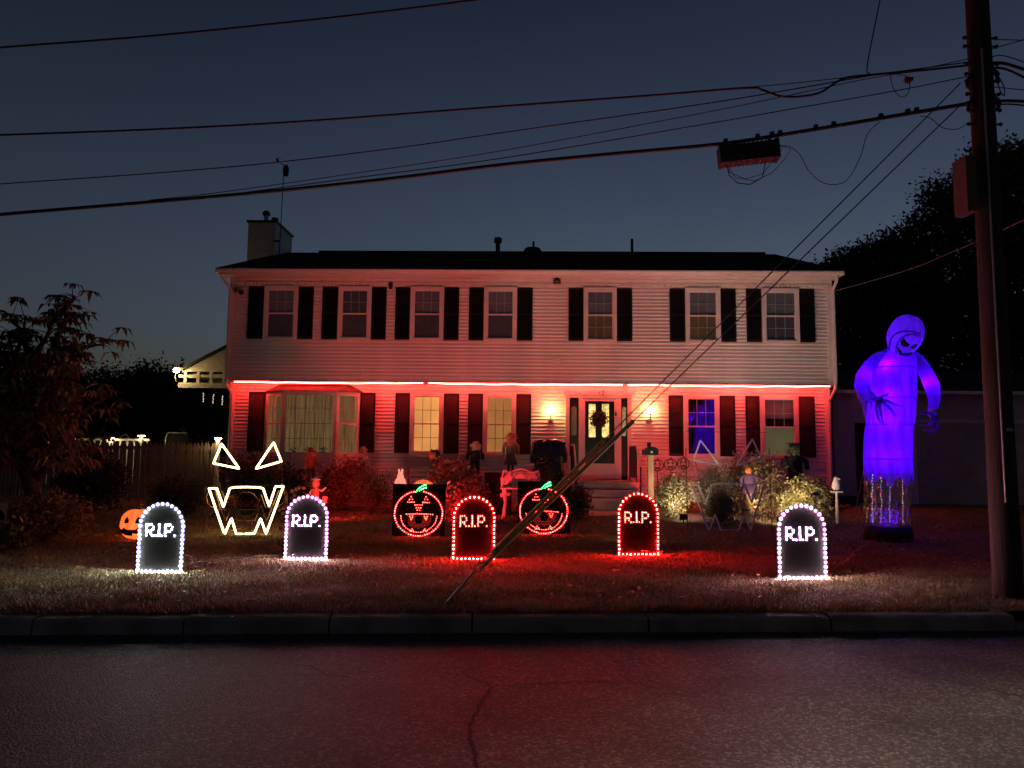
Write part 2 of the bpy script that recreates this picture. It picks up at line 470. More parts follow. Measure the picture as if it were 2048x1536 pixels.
# grass blades, denser towards the road
M_grass = pmat('dry autumn grass', (.34, .25, .13), .75, var=.35, scale=.8, island=.55, col2=(.19, .16, .07))
def in_poly(X, Y, poly):
    ins = np.zeros(len(X), bool); n = len(poly)
    for i in range(n):
        x0, y0 = poly[i]; x1, y1 = poly[(i + 1) % n]
        c = ((y0 > Y) != (y1 > Y)) & (X < (x1 - x0) * (Y - y0) / (y1 - y0 + 1e-12) + x0)
        ins ^= c
    return ins
POLYS = [[(p.x, p.y) for p in bed_l] + [(at(1148, 950, 19.9).x, 19.9), (at(400, 950, 20.2).x, 20.2)],
         [(p.x, p.y) for p in walk_pts],
         [(p.x, p.y) for p in bed_r] + [(at(1700, 950, 19.6).x, 19.6), (at(1286, 950, 19.6).x, 19.6)]]
def grass(name, d0, d1, count, hmin, hmax, w):
    D = RNG.uniform(d0, d1, count); Yc = 6.9 + D
    half = Yc * .78 + .8
    S = RNG.uniform(-1, 1, count) * half
    c, n = math.cos(KANG), math.sin(KANG)
    s_mid = -KL.x / c
    X = KL.x + (S + s_mid) * c - D * n; Y = KL.y + (S + s_mid) * n + D * c
    keep = np.ones(count, bool)
    for p in POLYS: keep &= ~in_poly(X, Y, p)
    X, Y, D = X[keep], Y[keep], D[keep]; k = len(X)
    Z = .15 + .0185 * np.minimum(D, 12.5) - .004
    # clumps
    cl = .5 + .5 * np.sin(X * 7.1 + 2 * np.sin(Y * 3.3)) * np.sin(Y * 9.7 + 1.7 * np.sin(X * 2.9))
    cl2 = .5 + .5 * np.sin(X * 2.3 + 1.3 * np.sin(Y * 1.9 + .7)) * np.sin(Y * 3.1 + np.sin(X * 1.1))
    cl = .28 + 1.25 * cl * cl2 * RNG.uniform(.6, 1.3, k) + .35 * RNG.random(k) ** 3
    edge = np.exp(-((D - .25) / .16) ** 2)
    H = RNG.uniform(hmin, hmax, k) * cl * (1 + .7 * edge)
    A = RNG.uniform(0, 2 * np.pi, k); B = RNG.uniform(0, 2 * np.pi, k); lean = RNG.uniform(.15, 1.1, k) * H
    W = w * RNG.uniform(.6, 1.3, k)
    over = D < .34; B = np.where(over, KANG - np.pi / 2 + RNG.normal(0, .7, k), B); lean = np.where(over, lean * 1.5, lean)
    V = np.empty((k, 3, 3))
    V[:, 0] = np.stack([X - np.cos(A) * W, Y - np.sin(A) * W, Z], 1)
    V[:, 1] = np.stack([X + np.cos(A) * W, Y + np.sin(A) * W, Z], 1)
    V[:, 2] = np.stack([X + np.cos(B) * lean, Y + np.sin(B) * lean, Z + H], 1)
    o = np_mesh(name, V.reshape(-1, 3), np.arange(3 * k).reshape(k, 3), M_grass, None, 'stuff')
    return o
g1 = grass('grass', .13, 2.2, 110000, .025, .065, .0045)
tag(g1, 'short dry grass on the lawn strip behind the kerb', 'grass')
g2 = grass('grass', 2.2, 5.5, 95000, .025, .06, .006)
tag(g2, 'trimmed lawn grass around the glowing signs', 'grass')
g3 = grass('grass', 5.5, 15, 90000, .025, .055, .009)
tag(g3, 'dark lawn grass in front of the planting beds', 'grass')

# fallen leaves
M_litter = pmat('fallen leaves', (.3, .17, .07), .8, island=.6)
def litter(name, polys, count, size, label, lift=.045):
    V = []; Fc = []
    allp = [q for p in polys for q in p]
    x0, x1 = min(q[0] for q in allp), max(q[0] for q in allp); y0, y1 = min(q[1] for q in allp), max(q[1] for q in allp)
    X = RNG.uniform(x0, x1, count * 3); Y = RNG.uniform(y0, y1, count * 3)
    ins = np.zeros(len(X), bool)
    for p in polys: ins |= in_poly(X, Y, p)
    X, Y = X[ins][:count], Y[ins][:count]
    for x, y in zip(X, Y):
        z = ground_z(x, y) + lift; a = random.uniform(0, 6.28); s = size * random.uniform(.6, 1.3); t = random.uniform(-.5, .5) * s
        n = len(V)
        for k, (u, v) in enumerate(((-1, 0), (0, -.6), (1, 0), (0, .6))):
            V.append((x + s * (u * math.cos(a) - v * math.sin(a)), y + s * (u * math.sin(a) + v * math.cos(a)), z + abs(t) + (t if k % 2 else -t) * .8))
        Fc.append((n, n + 1, n + 2, n + 3))
    o = np_mesh(name, np.array(V), np.array(Fc), M_litter, None, 'stuff'); tag(o, label, 'leaves')
litter('fallen_leaves', [POLYS[2]], 2600, .035, 'brown fallen leaves on the mulch beside the pale path')
litter('fallen_leaves', [POLYS[0]], 1800, .035, 'fallen leaves on the mulch beneath the bay window')
lawn_poly = [(gp(-100, 1225).x, gp(-100, 1225).y), (gp(2150, 1215).x, gp(2150, 1215).y), (gp(1900, 1040).x, gp(1900, 1040).y), (gp(200, 1040).x, gp(200, 1040).y)]
litter('fallen_leaves', [lawn_poly], 650, .036, 'scattered fallen leaves lying on the front lawn', .055)
def grit(name, s0, s1, d0, d1, count, size, label):
    V = []; Fc = []
    for _ in range(count):
        d = d0 + (d1 - d0) * random.random() ** 2.2; x, y = kerb_frame(random.uniform(s0, s1), -d)
        a = random.uniform(0, 6.28); q = size * random.uniform(.3, 1.3); z = .004 + .0075 * min(d, 2); n = len(V)
        for k, (u, v) in enumerate(((-1, 0), (0, -.6), (1, 0), (0, .6))):
            V.append((x + q * (u * math.cos(a) - v * math.sin(a)), y + q * (u * math.sin(a) + v * math.cos(a)), z + random.uniform(0, .7) * q))
        Fc.append((n, n + 1, n + 2, n + 3))
    o = np_mesh(name, np.array(V), np.array(Fc), M_litter, None, 'stuff'); tag(o, label, 'leaves')
grit('gutter_leaves', -2, 13, .01, .8, 700, .016, 'leaf scraps and grit gathered along the gutter')

# ================================================================== HOUSE
HL, HR = at(452, 760, 19.35), at(1668, 768, 18.95)
HRZ = math.atan2(HR.y - HL.y, HR.x - HL.x)
HEX = Vector((math.cos(HRZ), math.sin(HRZ), 0)); HEY = Vector((-math.sin(HRZ), math.cos(HRZ), 0))
HO = Vector((HL.x, HL.y, 0))
HW = (HR - HL).dot(HEX)
def hp(px, py, yl=0.0):
    """pixel -> (x, z) on the plane yl of the house frame"""
    d = ray(px, py)
    t = (yl - (EYE - HO).dot(HEY)) / d.dot(HEY)
    p = EYE + d * t
    return (p - HO).dot(HEX), p.z
def hx(px, py, yl=0.0): return hp(px, py, yl)[0]
def hz(px, py, yl=0.0): return hp(px, py, yl)[1]
def to_world(x, y, z): return HO + HEX * x + HEY * y + Vector((0, 0, z))
LOW = .34                                  # the ground floor stands back under the overhang
house = thing('house', 'two storey white clapboard house with black shutters and dark roof', 'house', HO, HRZ)
Z_OV = hz(1024, 765, 0)                    # underside of the overhang
Z_TOP = hz(1024, 558, 0)                   # top of the upper wall
Z_LOW = .25
DEPTH = 9.0
# house core so that nothing is hollow from the side
mb = MB(); mb.box(.02, HW - .02, .08, DEPTH, Z_OV + .02, Z_TOP); mb.box(.02, HW - .02, LOW + .08, DEPTH, Z_LOW, Z_OV + .02)
mb.build('wall', M_white, house)
MB().box(0, HW, .0, LOW + .05, Z_OV - .02, Z_OV).build('overhang_soffit', M_trim, house)
def course_mesh(L, e):
    mb = MB(); t = .034
    mb.prism_x([(0.0, 0), (-.008, 0.0), (-.022, .10 * e), (-t, .34 * e), (-t + .002, .42 * e), (-.010, e + .002), (0.0, e + .002)], 0, L)
    me = bpy.data.meshes.new('siding_board'); me.from_pydata(mb.v, [], mb.f); me.materials.append(M_white); return me
nu = 29; e_u = (Z_TOP - .02 - Z_OV) / nu
cm = course_mesh(HW - .16, e_u)
for i in range(nu):
    o = link('siding_board', cm, M_white, house); o.location = (.08, .078 + random.uniform(-.003, .003), Z_OV + .001 + i * e_u); o.rotation_euler = (random.uniform(-.02, .02), random.uniform(-.0004, .0004), 0)
nl = 33; Z_SID = Z_OV - nl * e_u - .02
cl_ = course_mesh(HW - .16, e_u)
for i in range(nl):
    o = link('siding_board', cl_, M_white, house); o.location = (.08, LOW + .078 + random.uniform(-.003, .003), Z_SID + i * e_u); o.rotation_euler = (random.uniform(-.02, .02), random.uniform(-.0004, .0004), 0)
mb = MB(); mb.box(.05, HW - .05, LOW + .03, LOW + .2, .2, Z_SID - .004)
mb.build('foundation', pmat('painted foundation', (.3, .2, .18), .9, bump=.3, var=.3), house)
for x0, x1 in ((-.02, .1), (HW - .1, HW + .02)):
    MB().box(x0, x1, -.0, .12, Z_OV - .01, Z_TOP).build('corner_trim', M_trim, house)
    MB().box(x0, x1, LOW - .0, LOW + .12, Z_SID - .1, Z_OV - .022).build('corner_trim', M_trim, house)
# eaves: fascia, soffit, frieze and dentils, gutter
EAVE = .42
z_eave = hz(1060, 541.5, -EAVE)
MB().box(-.17, HW + .1, -EAVE + .02, .02, Z_TOP + .0, Z_TOP + .03).build('soffit', M_trim, house)
MB().box(-.17, HW + .1, -EAVE, -EAVE + .03, Z_TOP - .01, z_eave - .1).build('fascia', M_trim, house)
gp_prof = [(-EAVE - .105, z_eave), (-EAVE - .11, z_eave - .03), (-EAVE - .075, z_eave - .09), (-EAVE - .003, z_eave - .11), (-EAVE - .003, z_eave - .006), (-EAVE - .095, z_eave - .006)]
MB().prism_x(gp_prof, -.2, HW + .13).build('gutter', M_trim, house)
MB().box(.0, HW, .004, .05, Z_TOP - .215, Z_TOP - .005).build('frieze_board', M_trim, house)
MB().box(.0, HW, -.055, .002, Z_TOP - .085, Z_TOP - .008).build('crown_moulding', M_trim, house)
mb = MB(); nd = 172
for i in range(nd):
    x = .06 + (HW - .12) * (i + .5) / nd
    mb.box(x - .024, x + .024, -.045, .003, Z_TOP - .185, Z_TOP - .115)
mb.build('dentils', M_trim, house, kind='stuff')
# roof: gable with stepped shingle courses
RUN = 4.9
z_r0 = z_eave + .02
z_ridge = hz(1060, 504.5, RUN - .2)
slope = (z_ridge - z_r0) / (RUN + EAVE)
mb = MB(); nc = 30; yy0 = -EAVE - .06
for i in range(nc):
    ya = yy0 + (RUN + EAVE) * i / nc; yb = yy0 + (RUN + EAVE) * (i + 1) / nc + .02
    za = z_r0 + slope * (ya - yy0); zb = z_r0 + slope * (yb - yy0)
    mb.prism_x([(ya, za), (ya, za + .016), (yb, zb + .002), (yb, zb - .02)], -.22, HW + .16)
yr = yy0 + RUN + EAVE
mb.prism_x([(yr, z_ridge), (yr, z_ridge - .03), (DEPTH + EAVE, z_r0 - .02), (DEPTH + EAVE, z_r0 + .02)], -.22, HW + .16)
roof = mb.build('roof', M_roof, house)
mb = MB(); mb.prism_x([(yr - .16, z_ridge - .03), (yr - .16, z_ridge + .02), (yr, z_ridge + .075), (yr + .16, z_ridge + .02), (yr + .16, z_ridge - .03)], hx(640, 503, yr), hx(1528, 503, yr))
mb.build('ridge_vent', M_roof, roof)
for xg in (0.02, HW - .02):   # gable end walls
    MB().prism_x([(.06, Z_TOP - .05), (yr, z_ridge - .06), (DEPTH, Z_TOP - .05)], xg - .02, xg + .02).build('gable_wall', M_white, house)
for xg in (-.22, HW + .13):
    mb = MB(); mb.prism_x([(yy0, z_r0 - .12), (yy0, z_r0 - .004), (yr, z_ridge - .004), (yr, z_ridge - .14)], xg, xg + .03)
    mb.build('rake_board', M_trim, house)
# vents on the roof
def pipe_vent(px, y_top, y_bot, r, cap, label):
    yl = yr - .5
    x, zt = hp(px, y_top, yl); _, zb = hp(px, y_bot, yl)
    zb = z_r0 + slope * (yl - yy0) - .05
    p = to_world(x, yl, zb)
    t = thing('roof_vent', label, 'roof vent', p, HRZ)
    h = zt - zb
    mb = MB(); mb.lathe([(r * 1.7, 0), (r * 1.7, .05), (r, .12), (r, h - (.14 if cap else 0))], 12)
    mb.build('pipe', M_black, t, smooth=False)
    if cap:
        MB().lathe([(r, h - .16), (r * 1.7, h - .15), (r * 1.8, h - .1), (r * 1.2, h - .09), (r * 1.2, h - .06), (r * 1.8, h - .05), (r * 1.6, h)], 12).build('rain_cap', M_black, t)
pipe_vent(996, 476, 507, .075, True, 'round capped vent pipe on the roof above the fourth upper window')
pipe_vent(1067, 483, 515, .035, False, 'thin straight vent pipe in front of the domed attic fan')
pipe_vent(1264, 478, 508, .045, False, 'straight vent pipe standing alone on the right half of the roof')
x, zt = hp(1065, 500, yr - .15)
t = thing('attic_fan', 'low domed attic fan housing on the roof ridge', 'attic fan', to_world(x, yr - .3, z_ridge - .18), HRZ)
MB().lathe([(.2, 0), (.2, .14), (.28, .15), (.29, .19), (.24, .26), (.1, .29)], 18).build('dome', M_black, t, smooth=True)

# ---- chimney
cxl, cxr = hx(496, 470, 3.6), hx(551, 470, 3.6)
zc = hz(524, 441, 3.6)
M_cream = pmat('cream chimney cladding', (.6, .55, .45), .7, var=.08)
ch = thing('chimney', 'boxy cream clad chimney with dark cap at the roof end', 'chimney', to_world((cxl + cxr) / 2, 4.4, z_r0 - 1.0), HRZ)
cw = (cxr - cxl) / 2; chh = zc - z_r0 + 1.0
MB().box(-cw, cw, -.8, .8, 0, chh - .06).build('shaft', M_cream, ch)
for i in range(22):
    z = chh - .06 - (i + 1) * .085
    MB().prism([(cw, z), (cw + .016, z), (cw + .003, z + .083), (cw, z + .083)], -.76, .76).build('siding_board', M_white, ch)
MB().box(cw - .02, cw + .03, -.82, -.77, .2, chh - .06).build('corner_trim', M_trim, ch)
MB().box(-cw - .05, cw + .05, -.85, .85, chh - .058, chh).build('cap', M_black, ch)
fx = hx(533, 425, 4.2) - (cxl + cxr) / 2
mb = MB(); mb.lathe([(.1, chh), (.1, chh + .06), (.075, chh + .08), (.075, chh + .36)], 14, fx, -.2)
fl = mb.build('flue_pipe', M_steel, ch)
MB().lathe([(.12, chh + .37), (.125, chh + .44), (.09, chh + .5)], 14, fx, -.2).build('rain_cap', M_black, fl)
mb = MB(); mb.lathe([(.1, chh), (.1, chh + .2), (.125, chh + .21), (.125, chh + .24), (.09, chh + .25), (.12, chh + .28), (.11, chh + .32)], 14, fx + .24, -.05)
mb.build('flue_pipe', M_steel, ch)
# ---- antenna mast with weather instruments
mx0, mz0 = hp(559, 500, 3.5); mx1, mz1 = hp(565, 330, 3.5)
ma = thing('weather_mast', 'thin mast with weather vane and sensor box beside the chimney', 'weather mast', to_world(mx0, 3.5, z_r0 + slope * (3.5 - yy0) - .1), HRZ)
mh = mz1 - (z_r0 + slope * (3.5 - yy0) - .1)
MB().tube([(0, 0, 0), (.03, 0, mh)], .014, 8).build('mast', M_black, ma)
MB().lathe([(.06, mh - .36), (.09, mh - .3), (.1, mh - .12), (.07, mh - .05)], 12, .1, 0).build('sensor_box', M_black, ma)
mb = MB(); mb.tube([(.02, 0, mh), (-.14, 0, mh + .1)], .01, 6); mb.prism([(-.24, mh + .16), (-.2, mh + .26), (-.13, mh + .11), (-.16, mh + .08)], -.006, .006)
mb.tube([(-.2, 0, mh + .19), (-.08, 0, mh + .23)], .009, 6); mb.build('wind_vane', M_black, ma)
mb = MB(); mb.tube([(.03, 0, mh - .1), (.03, -.0, mh + .03)], .01, 6); mb.box(.06, .16, -.02, .02, mh - .03, mh - .005); mb.build('bracket', M_black, ma)
MB().box(-.2, 0.01, -.02, .02, .55, .6).build('wall_strap', M_black, ma)

# ---- windows
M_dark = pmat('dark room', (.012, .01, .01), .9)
M_blind_dim = pmat('closed blind', (.36, .32, .29), .8)
M_screen = pmat('screened blind', (.15, .13, .12), .8)
M_blind_a = lit_cloth('warm lit blind', (1, .37, .09), .27, .45, 1.2)
M_blind_b = lit_cloth('dim warm lit blind', (1, .37, .10), .14, .22, 1.2)
M_blind_c = lit_cloth('faint lit shade', (1, .78, .34), .030, .045, 2)
M_curt = lit_cloth('lit curtain', (1, .55, .2), .022, .075, 6, (4, 4, .2))
M_bulb_dim = lit_cloth('faint amber room', (1, .5, .12), .003, .012, 2)
def window(px0, px1, z0, z1, yl, blind, lowblind=None, cols=3, rows=(2, 2), low_grid=True, mid=628, shade=None):
    x0, x1 = hx(px0, mid, yl), hx(px1, mid, yl); w = x1 - x0; h = z1 - z0
    W = MB(); tw = .085
    y0, y1 = yl - .075, yl + .03
    # outer casing
    W.box(x0, x0 + tw, y0, y1, z0, z1); W.box(x1 - tw, x1, y0, y1, z0, z1)
    W.box(x0 + tw, x1 - tw, y0, y1, z1 - tw, z1); W.box(x0 + tw, x1 - tw, y0 - .02, y1, z0, z0 + tw * .7)
    win = W.build('window', M_trim, house)
    zi0, zi1 = z0 + tw * .7, z1 - tw; zm = zi0 + (zi1 - zi0) * .5
    xi0, xi1 = x0 + tw, x1 - tw
    # sashes: the upper one stands further out
    S = MB(); s = .035
    for (a, b, yo) in ((zm - .018, zi1, -.03), (zi0, zm + .018, -.004)):
        ya, yb = yl + yo - .028, yl + yo
        S.box(xi0, xi0 + s, ya, yb, a, b); S.box(xi1 - s, xi1, ya, yb, a, b)
        S.box(xi0 + s, xi1 - s, ya, yb, a, a + s); S.box(xi0 + s, xi1 - s, ya, yb, b - s, b)
    S.build('sash', M_trim, win)
    for k, (a, b, yo) in enumerate(((zm + .018, zi1 - s, -.03), (zi0 + s, zm - .018, -.004))):
        MB().box(xi0 + s, xi1 - s, yl + yo - .013, yl + yo - .009, a, b).build('pane', M_glass, win)
        if k == 1 and not low_grid: continue
        G = MB()
        for c in range(1, cols):
            x = xi0 + s + (xi1 - xi0 - 2 * s) * c / cols; G.box(x - .007, x + .007, yl + yo - .007, yl + yo - .001, a, b)
        for r in range(1, rows[k]):
            z = a + (b - a) * r / rows[k]; G.box(xi0 + s, xi1 - s, yl + yo - .0068, yl + yo - .0012, z - .007, z + .007)
        G.build('muntin', M_trim if blind in (M_blind_dim,) or True else M_dark, win)
    # blinds of overlapping slats
    for (a, b, bl) in ((zm, zi1, blind), (zi0, zm, lowblind or blind)):
        if bl is None: bl = M_dark
        B = MB(); n = max(2, int((b - a) / .026))
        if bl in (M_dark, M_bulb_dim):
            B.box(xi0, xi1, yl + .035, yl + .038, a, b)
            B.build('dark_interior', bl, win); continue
        for i in range(n):
            z = a + (b - a) * i / n; e = (b - a) / n
            B.add([(xi0, yl + .028, z), (xi1, yl + .028, z), (xi1, yl + .016, z + e * 1.02), (xi0, yl + .016, z + e * 1.02)], [(0, 1, 2, 3)])
        B.build('blind', bl, win)
    if shade:     # a roller shade or valance drawn part of the way down
        fr, mt = shade
        MB().box(xi0, xi1, yl + .006, yl + .011, zi1 - (zi1 - zm) * fr, zi1).build('roller_shade', mt, win)
    return win
def shutter(px0, px1, z0, z1, yl, mid):
    x0, x1 = hx(px0, mid, yl), hx(px1, mid, yl)
    S = MB(); f = .045; y0, y1 = yl - .055, yl - .02
    S.box(x0, x0 + f, y0, y1, z0, z1); S.box(x1 - f, x1, y0, y1, z0, z1)
    zm = z0 + (z1 - z0) * .5
    for a, b in ((z0, z0 + f * 1.6), (zm - f * .6, zm + f * .6), (z1 - f * 1.3, z1)): S.box(x0 + f, x1 - f, y0, y1, a, b)
    sh = S.build('shutter', M_shutter, house)
    Lv = MB()
    for a, b in ((z0 + f * 1.6, zm - f * .6), (zm + f * .6, z1 - f * 1.3)):
        n = int((b - a) / .04)
        for i in range(n):
            z = a + (b - a) * i / n; e = (b - a) / n
            Lv.add([(x0 + f, y0 + .006, z), (x1 - f, y0 + .006, z), (x1 - f, y0 + .03, z + e * 1.15), (x0 + f, y0 + .03, z + e * 1.15)], [(0, 1, 2, 3)])
    Lv.build('louvres', M_shutter, sh, kind='stuff')
UZ1, UZ0 = hz(1050, 575.5, 0), hz(1050, 683, 0)
M_purpleshade = pmat('pale roller shade', (.32, .3, .29), .8)
UP = [((497, 529), (529, 596), (596, 627)), ((645, 677), (677, 743), (743, 773)), ((791, 821), (821, 888), (888, 918)),
      ((938, 968), (968, 1034), (1034, 1065)), ((1137, 1167), (1167, 1233), (1233, 1264)), ((1339, 1370), (1370, 1440), (1440, 1471)),
      ((1492, 1523), (1523, 1597), (1597, 1628))]
for i, (a, w, b) in enumerate(UP):
    low = M_bulb_dim if i in (4, 5) else M_screen
    up = M_blind_dim
    window(w[0], w[1], UZ0, UZ1, .0, up, low, mid=628, low_grid=i >= 4, shade=(.62, M_purpleshade) if i >= 5 else ((.35, M_blind_dim), (.9, M_screen), None, (.6, M_blind_dim), (.45, M_purpleshade))[i])
    shutter(a[0], a[1], UZ0 + .03, UZ1 - .01, .05, 628); shutter(b[0], b[1], UZ0 + .03, UZ1 - .01, .05, 628)
LZ1, LZ0 = hz(1050, 787, LOW), hz(1050, 911, LOW)
LOWW = [((790, 820), (820, 887), (887, 918)), ((936, 966), (966, 1032), (1032, 1062)), ((1337, 1367), (1367, 1438), (1438, 1470)), ((1491, 1520), (1520, 1596), (1596, 1629))]
lb = [(M_blind_a, M_blind_a), (M_blind_b, M_blind_a if False else M_blind_b), (M_dark, M_dark), (M_dark, M_blind_c)]
for i, (a, w, b) in enumerate(LOWW):
    window(w[0], w[1], LZ0, LZ1, LOW, lb[i][0], lb[i][1], mid=848, low_grid=i < 2, shade=(.7, M_purpleshade) if i == 3 else None)
    shutter(a[0], a[1], LZ0 + .03, LZ1 - .01, LOW + .05, 848); shutter(b[0], b[1], LZ0 + .03, LZ1 - .01, LOW + .05, 848)

# ---- bay window
for pa_, pb_ in ((497, 529), (720, 750)): shutter(pa_, pb_, LZ0 + .03, LZ1 - .01, LOW + .05, 848)
bz1, bz0 = hz(620, 784, 0), hz(620, 908, 0)
bxa, bxb = hx(531, 848, LOW), hx(719, 848, LOW)
bfa, bfb = hx(565, 848, -.06), hx(672, 848, -.06)
byf, byb = -.06, LOW + .04
def poly_slab(pts, z0, z1, name, mat, parent):
    m = MB(); n = len(pts)
    m.add([(x, y, z0) for x, y in pts] + [(x, y, z1) for x, y in pts],
          [tuple(range(n - 1, -1, -1)), tuple(range(n, 2 * n))] + [(i, (i + 1) % n, (i + 1) % n + n, i + n) for i in range(n)])
    return m.build(name, mat, parent)
bp_ = [(bxa, byb), (bfa, byf), (bfb, byf), (bxb, byb)]
def grow(pts, g): 
    return [(pts[0][0] - g, pts[0][1]), (pts[1][0] - g * .6, pts[1][1] - g), (pts[2][0] + g * .6, pts[2][1] - g), (pts[3][0] + g, pts[3][1])]
bw = poly_slab(grow(bp_, .03), bz0 - .06, bz0, 'bay_window', M_trim, house)
poly_slab(bp_, bz0 - .42, bz0 - .062, 'apron_panel', M_trim, bw)
poly_slab(grow(bp_, .02), bz1 - .03, bz1 + .02, 'head_board', M_trim, bw)
# bay roof
rm = MB(); g_ = grow(bp_, .1); zt_ = Z_OV - .06
rm.add([(x, y, bz1 + .022) for x, y in g_] + [(bxa + .35, byb, zt_), (bxb - .3, byb, zt_)], [(0, 1, 4), (1, 2, 5, 4), (2, 3, 5), (0, 3, 2, 1)])
rm.build('bay_roof', M_roof, bw)
def bay_panel(p, q, kind):
    p = Vector((p[0], p[1], 0)); q = Vector((q[0], q[1], 0)); d = (q - p); L_ = d.length; d.normalize(); n = Vector((d.y, -d.x, 0))
    def bx(m, s0, s1, n0, n1, z0, z1):
        c = [p + d * s + n * k for s, k in ((s0, n0), (s1, n0), (s1, n1), (s0, n1))]
        m.add([(v.x, v.y, z0) for v in c] + [(v.x, v.y, z1) for v in c], [(0, 1, 2, 3), (7, 6, 5, 4), (0, 4, 5, 1), (1, 5, 6, 2), (2, 6, 7, 3), (3, 7, 4, 0)])
    zi0, zi1 = bz0, bz1 - .03; zm = (zi0 + zi1) / 2
    fr = MB(); f = .075
    for a, b in ((0, f), (L_ - f, L_)): bx(fr, a, b, -.06, .012, zi0, zi1)
    bx(fr, f, L_ - f, -.055, .01, zi0, zi0 + f * .6); bx(fr, f, L_ - f, -.055, .01, zi1 - f * .7, zi1)
    if kind == 'side': bx(fr, f, L_ - f, -.05, .008, zm - .025, zm + .025)
    fr.build('casing', M_trim, bw)
    gl = MB(); bx(gl, f, L_ - f, -.03, -.026, zi0 + .04, zi1 - .04); gl.build('pane', M_glass, bw)
    G = MB(); cols = 5 if kind == 'front' else 1; rows = 4
    for c in range(1, cols): s = f + (L_ - 2 * f) * c / cols; bx(G, s - .006, s + .006, -.045, -.036, zi0 + .04, zi1 - .04)
    for r in range(1, rows): z = zi0 + (zi1 - zi0) * r / rows; bx(G, f, L_ - f, -.0445, -.0365, z - .006, z + .006)
    G.build('muntin', M_trim, bw)
bay_panel(bp_[0], bp_[1], 'side'); bay_panel(bp_[1], bp_[2], 'front'); bay_panel(bp_[2], bp_[3], 'side')
# pleated curtain inside the bay
C_ = MB(); n = 150; vs = []
path = [Vector((bxa + .04, byb - .012, 0)), Vector((bfa + .05, byf + .1, 0)), Vector((bfb - .05, byf + .1, 0)), Vector((bxb - .04, byb - .012, 0))]
lens = [0]
for a, b in zip(path[:-1], path[1:]): lens.append(lens[-1] + (b - a).length)
for i in range(n + 1):
    s = lens[-1] * i / n; k = max(j for j in range(3) if lens[j] <= s + 1e-9)
    p = path[k].lerp(path[k + 1], (s - lens[k]) / (lens[k + 1] - lens[k]))
    w_ = .018 * math.sin(i * 1.9 + math.sin(i * .31))
    vs += [(p.x, p.y + w_, bz0 + .01), (p.x, p.y + w_, bz1 - .05)]
C_.add(vs, [(2 * i, 2 * i + 2, 2 * i + 3, 2 * i + 1) for i in range(n)]); C_.build('curtain', M_curt, bw)
# plants standing on the bay sill
M_leafdark = pmat('dark houseplant leaf', (.02, .03, .012), .5, island=.3)
def leaf_tuft(name, c, r, count, size, mat, parent, up=.6):
    V = []; Fc = []
    for _ in range(count):
        a = random.uniform(0, 6.28); el = random.uniform(.1, 1.4); l = r * random.uniform(.6, 1.1)
        d = Vector((math.cos(a) * math.cos(el), math.sin(a) * math.cos(el) * .5, math.sin(el)))
        s = Vector((-math.sin(a), math.cos(a), 0)) * size
        b = Vector(c) + d * l * .35; m_ = Vector(c) + d * l * .75; t_ = Vector(c) + d * l + Vector((0, 0, -.2 * l))
        n_ = len(V); V += [b, m_ + s, t_, m_ - s]; Fc.append((n_, n_ + 1, n_ + 2, n_ + 3))
    return np_mesh(name, np.array([tuple(v) for v in V]), np.array(Fc), mat, parent)
for k, (px, nm) in enumerate(((588, 'small dark potted plant at the near end of the bay window sill'), (618, 'leafy potted plant in the middle of the bay window sill'), (646, 'small potted plant at the inner end of the bay sill'))):
    x = hx(px, 900, .03)
    t = thing('potted_plant', nm, 'potted plant', to_world(x, .03, bz0 + .002), HRZ, 'plants on the bay sill')
    MB().lathe([(.035, 0), (.05, .07), (.052, .075)], 10).build('pot', M_board, t)
    leaf_tuft('leaves', (0, 0, .07), .16, 26, .02, M_leafdark, t)

# ---- front door with sidelights and header
dyl = LOW
DZ0 = hz(1196, 957, LOW); DZ1 = hz(1196, 796, LOW)
dx0, dx1 = hx(1131, 870, LOW), hx(1262, 870, LOW)
dA, dB = hx(1164, 870, LOW), hx(1234, 870, LOW)
D = MB()
for a, b in ((dx0, dx0 + .10), (dA - .09, dA + .0), (dB, dB + .10), (dx1 - .10, dx1)): D.box(a, b, LOW - .10, LOW + .05, DZ0 - .03, DZ1)
D.box(dx0 - .02, dx1 + .02, LOW - .11, LOW + .05, DZ1, DZ1 + .07)
entry = D.build('door_surround', M_trim, house)
hzt = hz(1196, 772, LOW)
H_ = MB(); H_.prism([(dx0 - .06, DZ1 + .072), (dx1 + .06, DZ1 + .072), (dx1 + .17, hzt - .03), (dx0 - .17, hzt - .03)], LOW - .13, LOW + .05)
H_.box(dx0 - .2, dx1 + .2, LOW - .19, LOW + .05, hzt - .028, hzt + .02); H_.build('header', M_trim, entry)
txt = bpy.data.curves.new('number', 'FONT'); txt.body = '12'; txt.size = .16; txt.extrude = .006; txt.shear = .25; txt.space_character = 1.15
to = bpy.data.objects.new('tmp', txt); COL.objects.link(to)
dg = bpy.context.evaluated_depsgraph_get(); dg.update()
me = bpy.data.meshes.new_from_object(to.evaluated_get(dg)); bpy.data.objects.remove(to)
me.transform(Matrix.Rotation(R(90), 4, 'X'))
nx, nz = hp(1195, 790, LOW - .14)
o = link('house_number', me, M_black, entry); o.location = (nx, LOW - .139, nz)
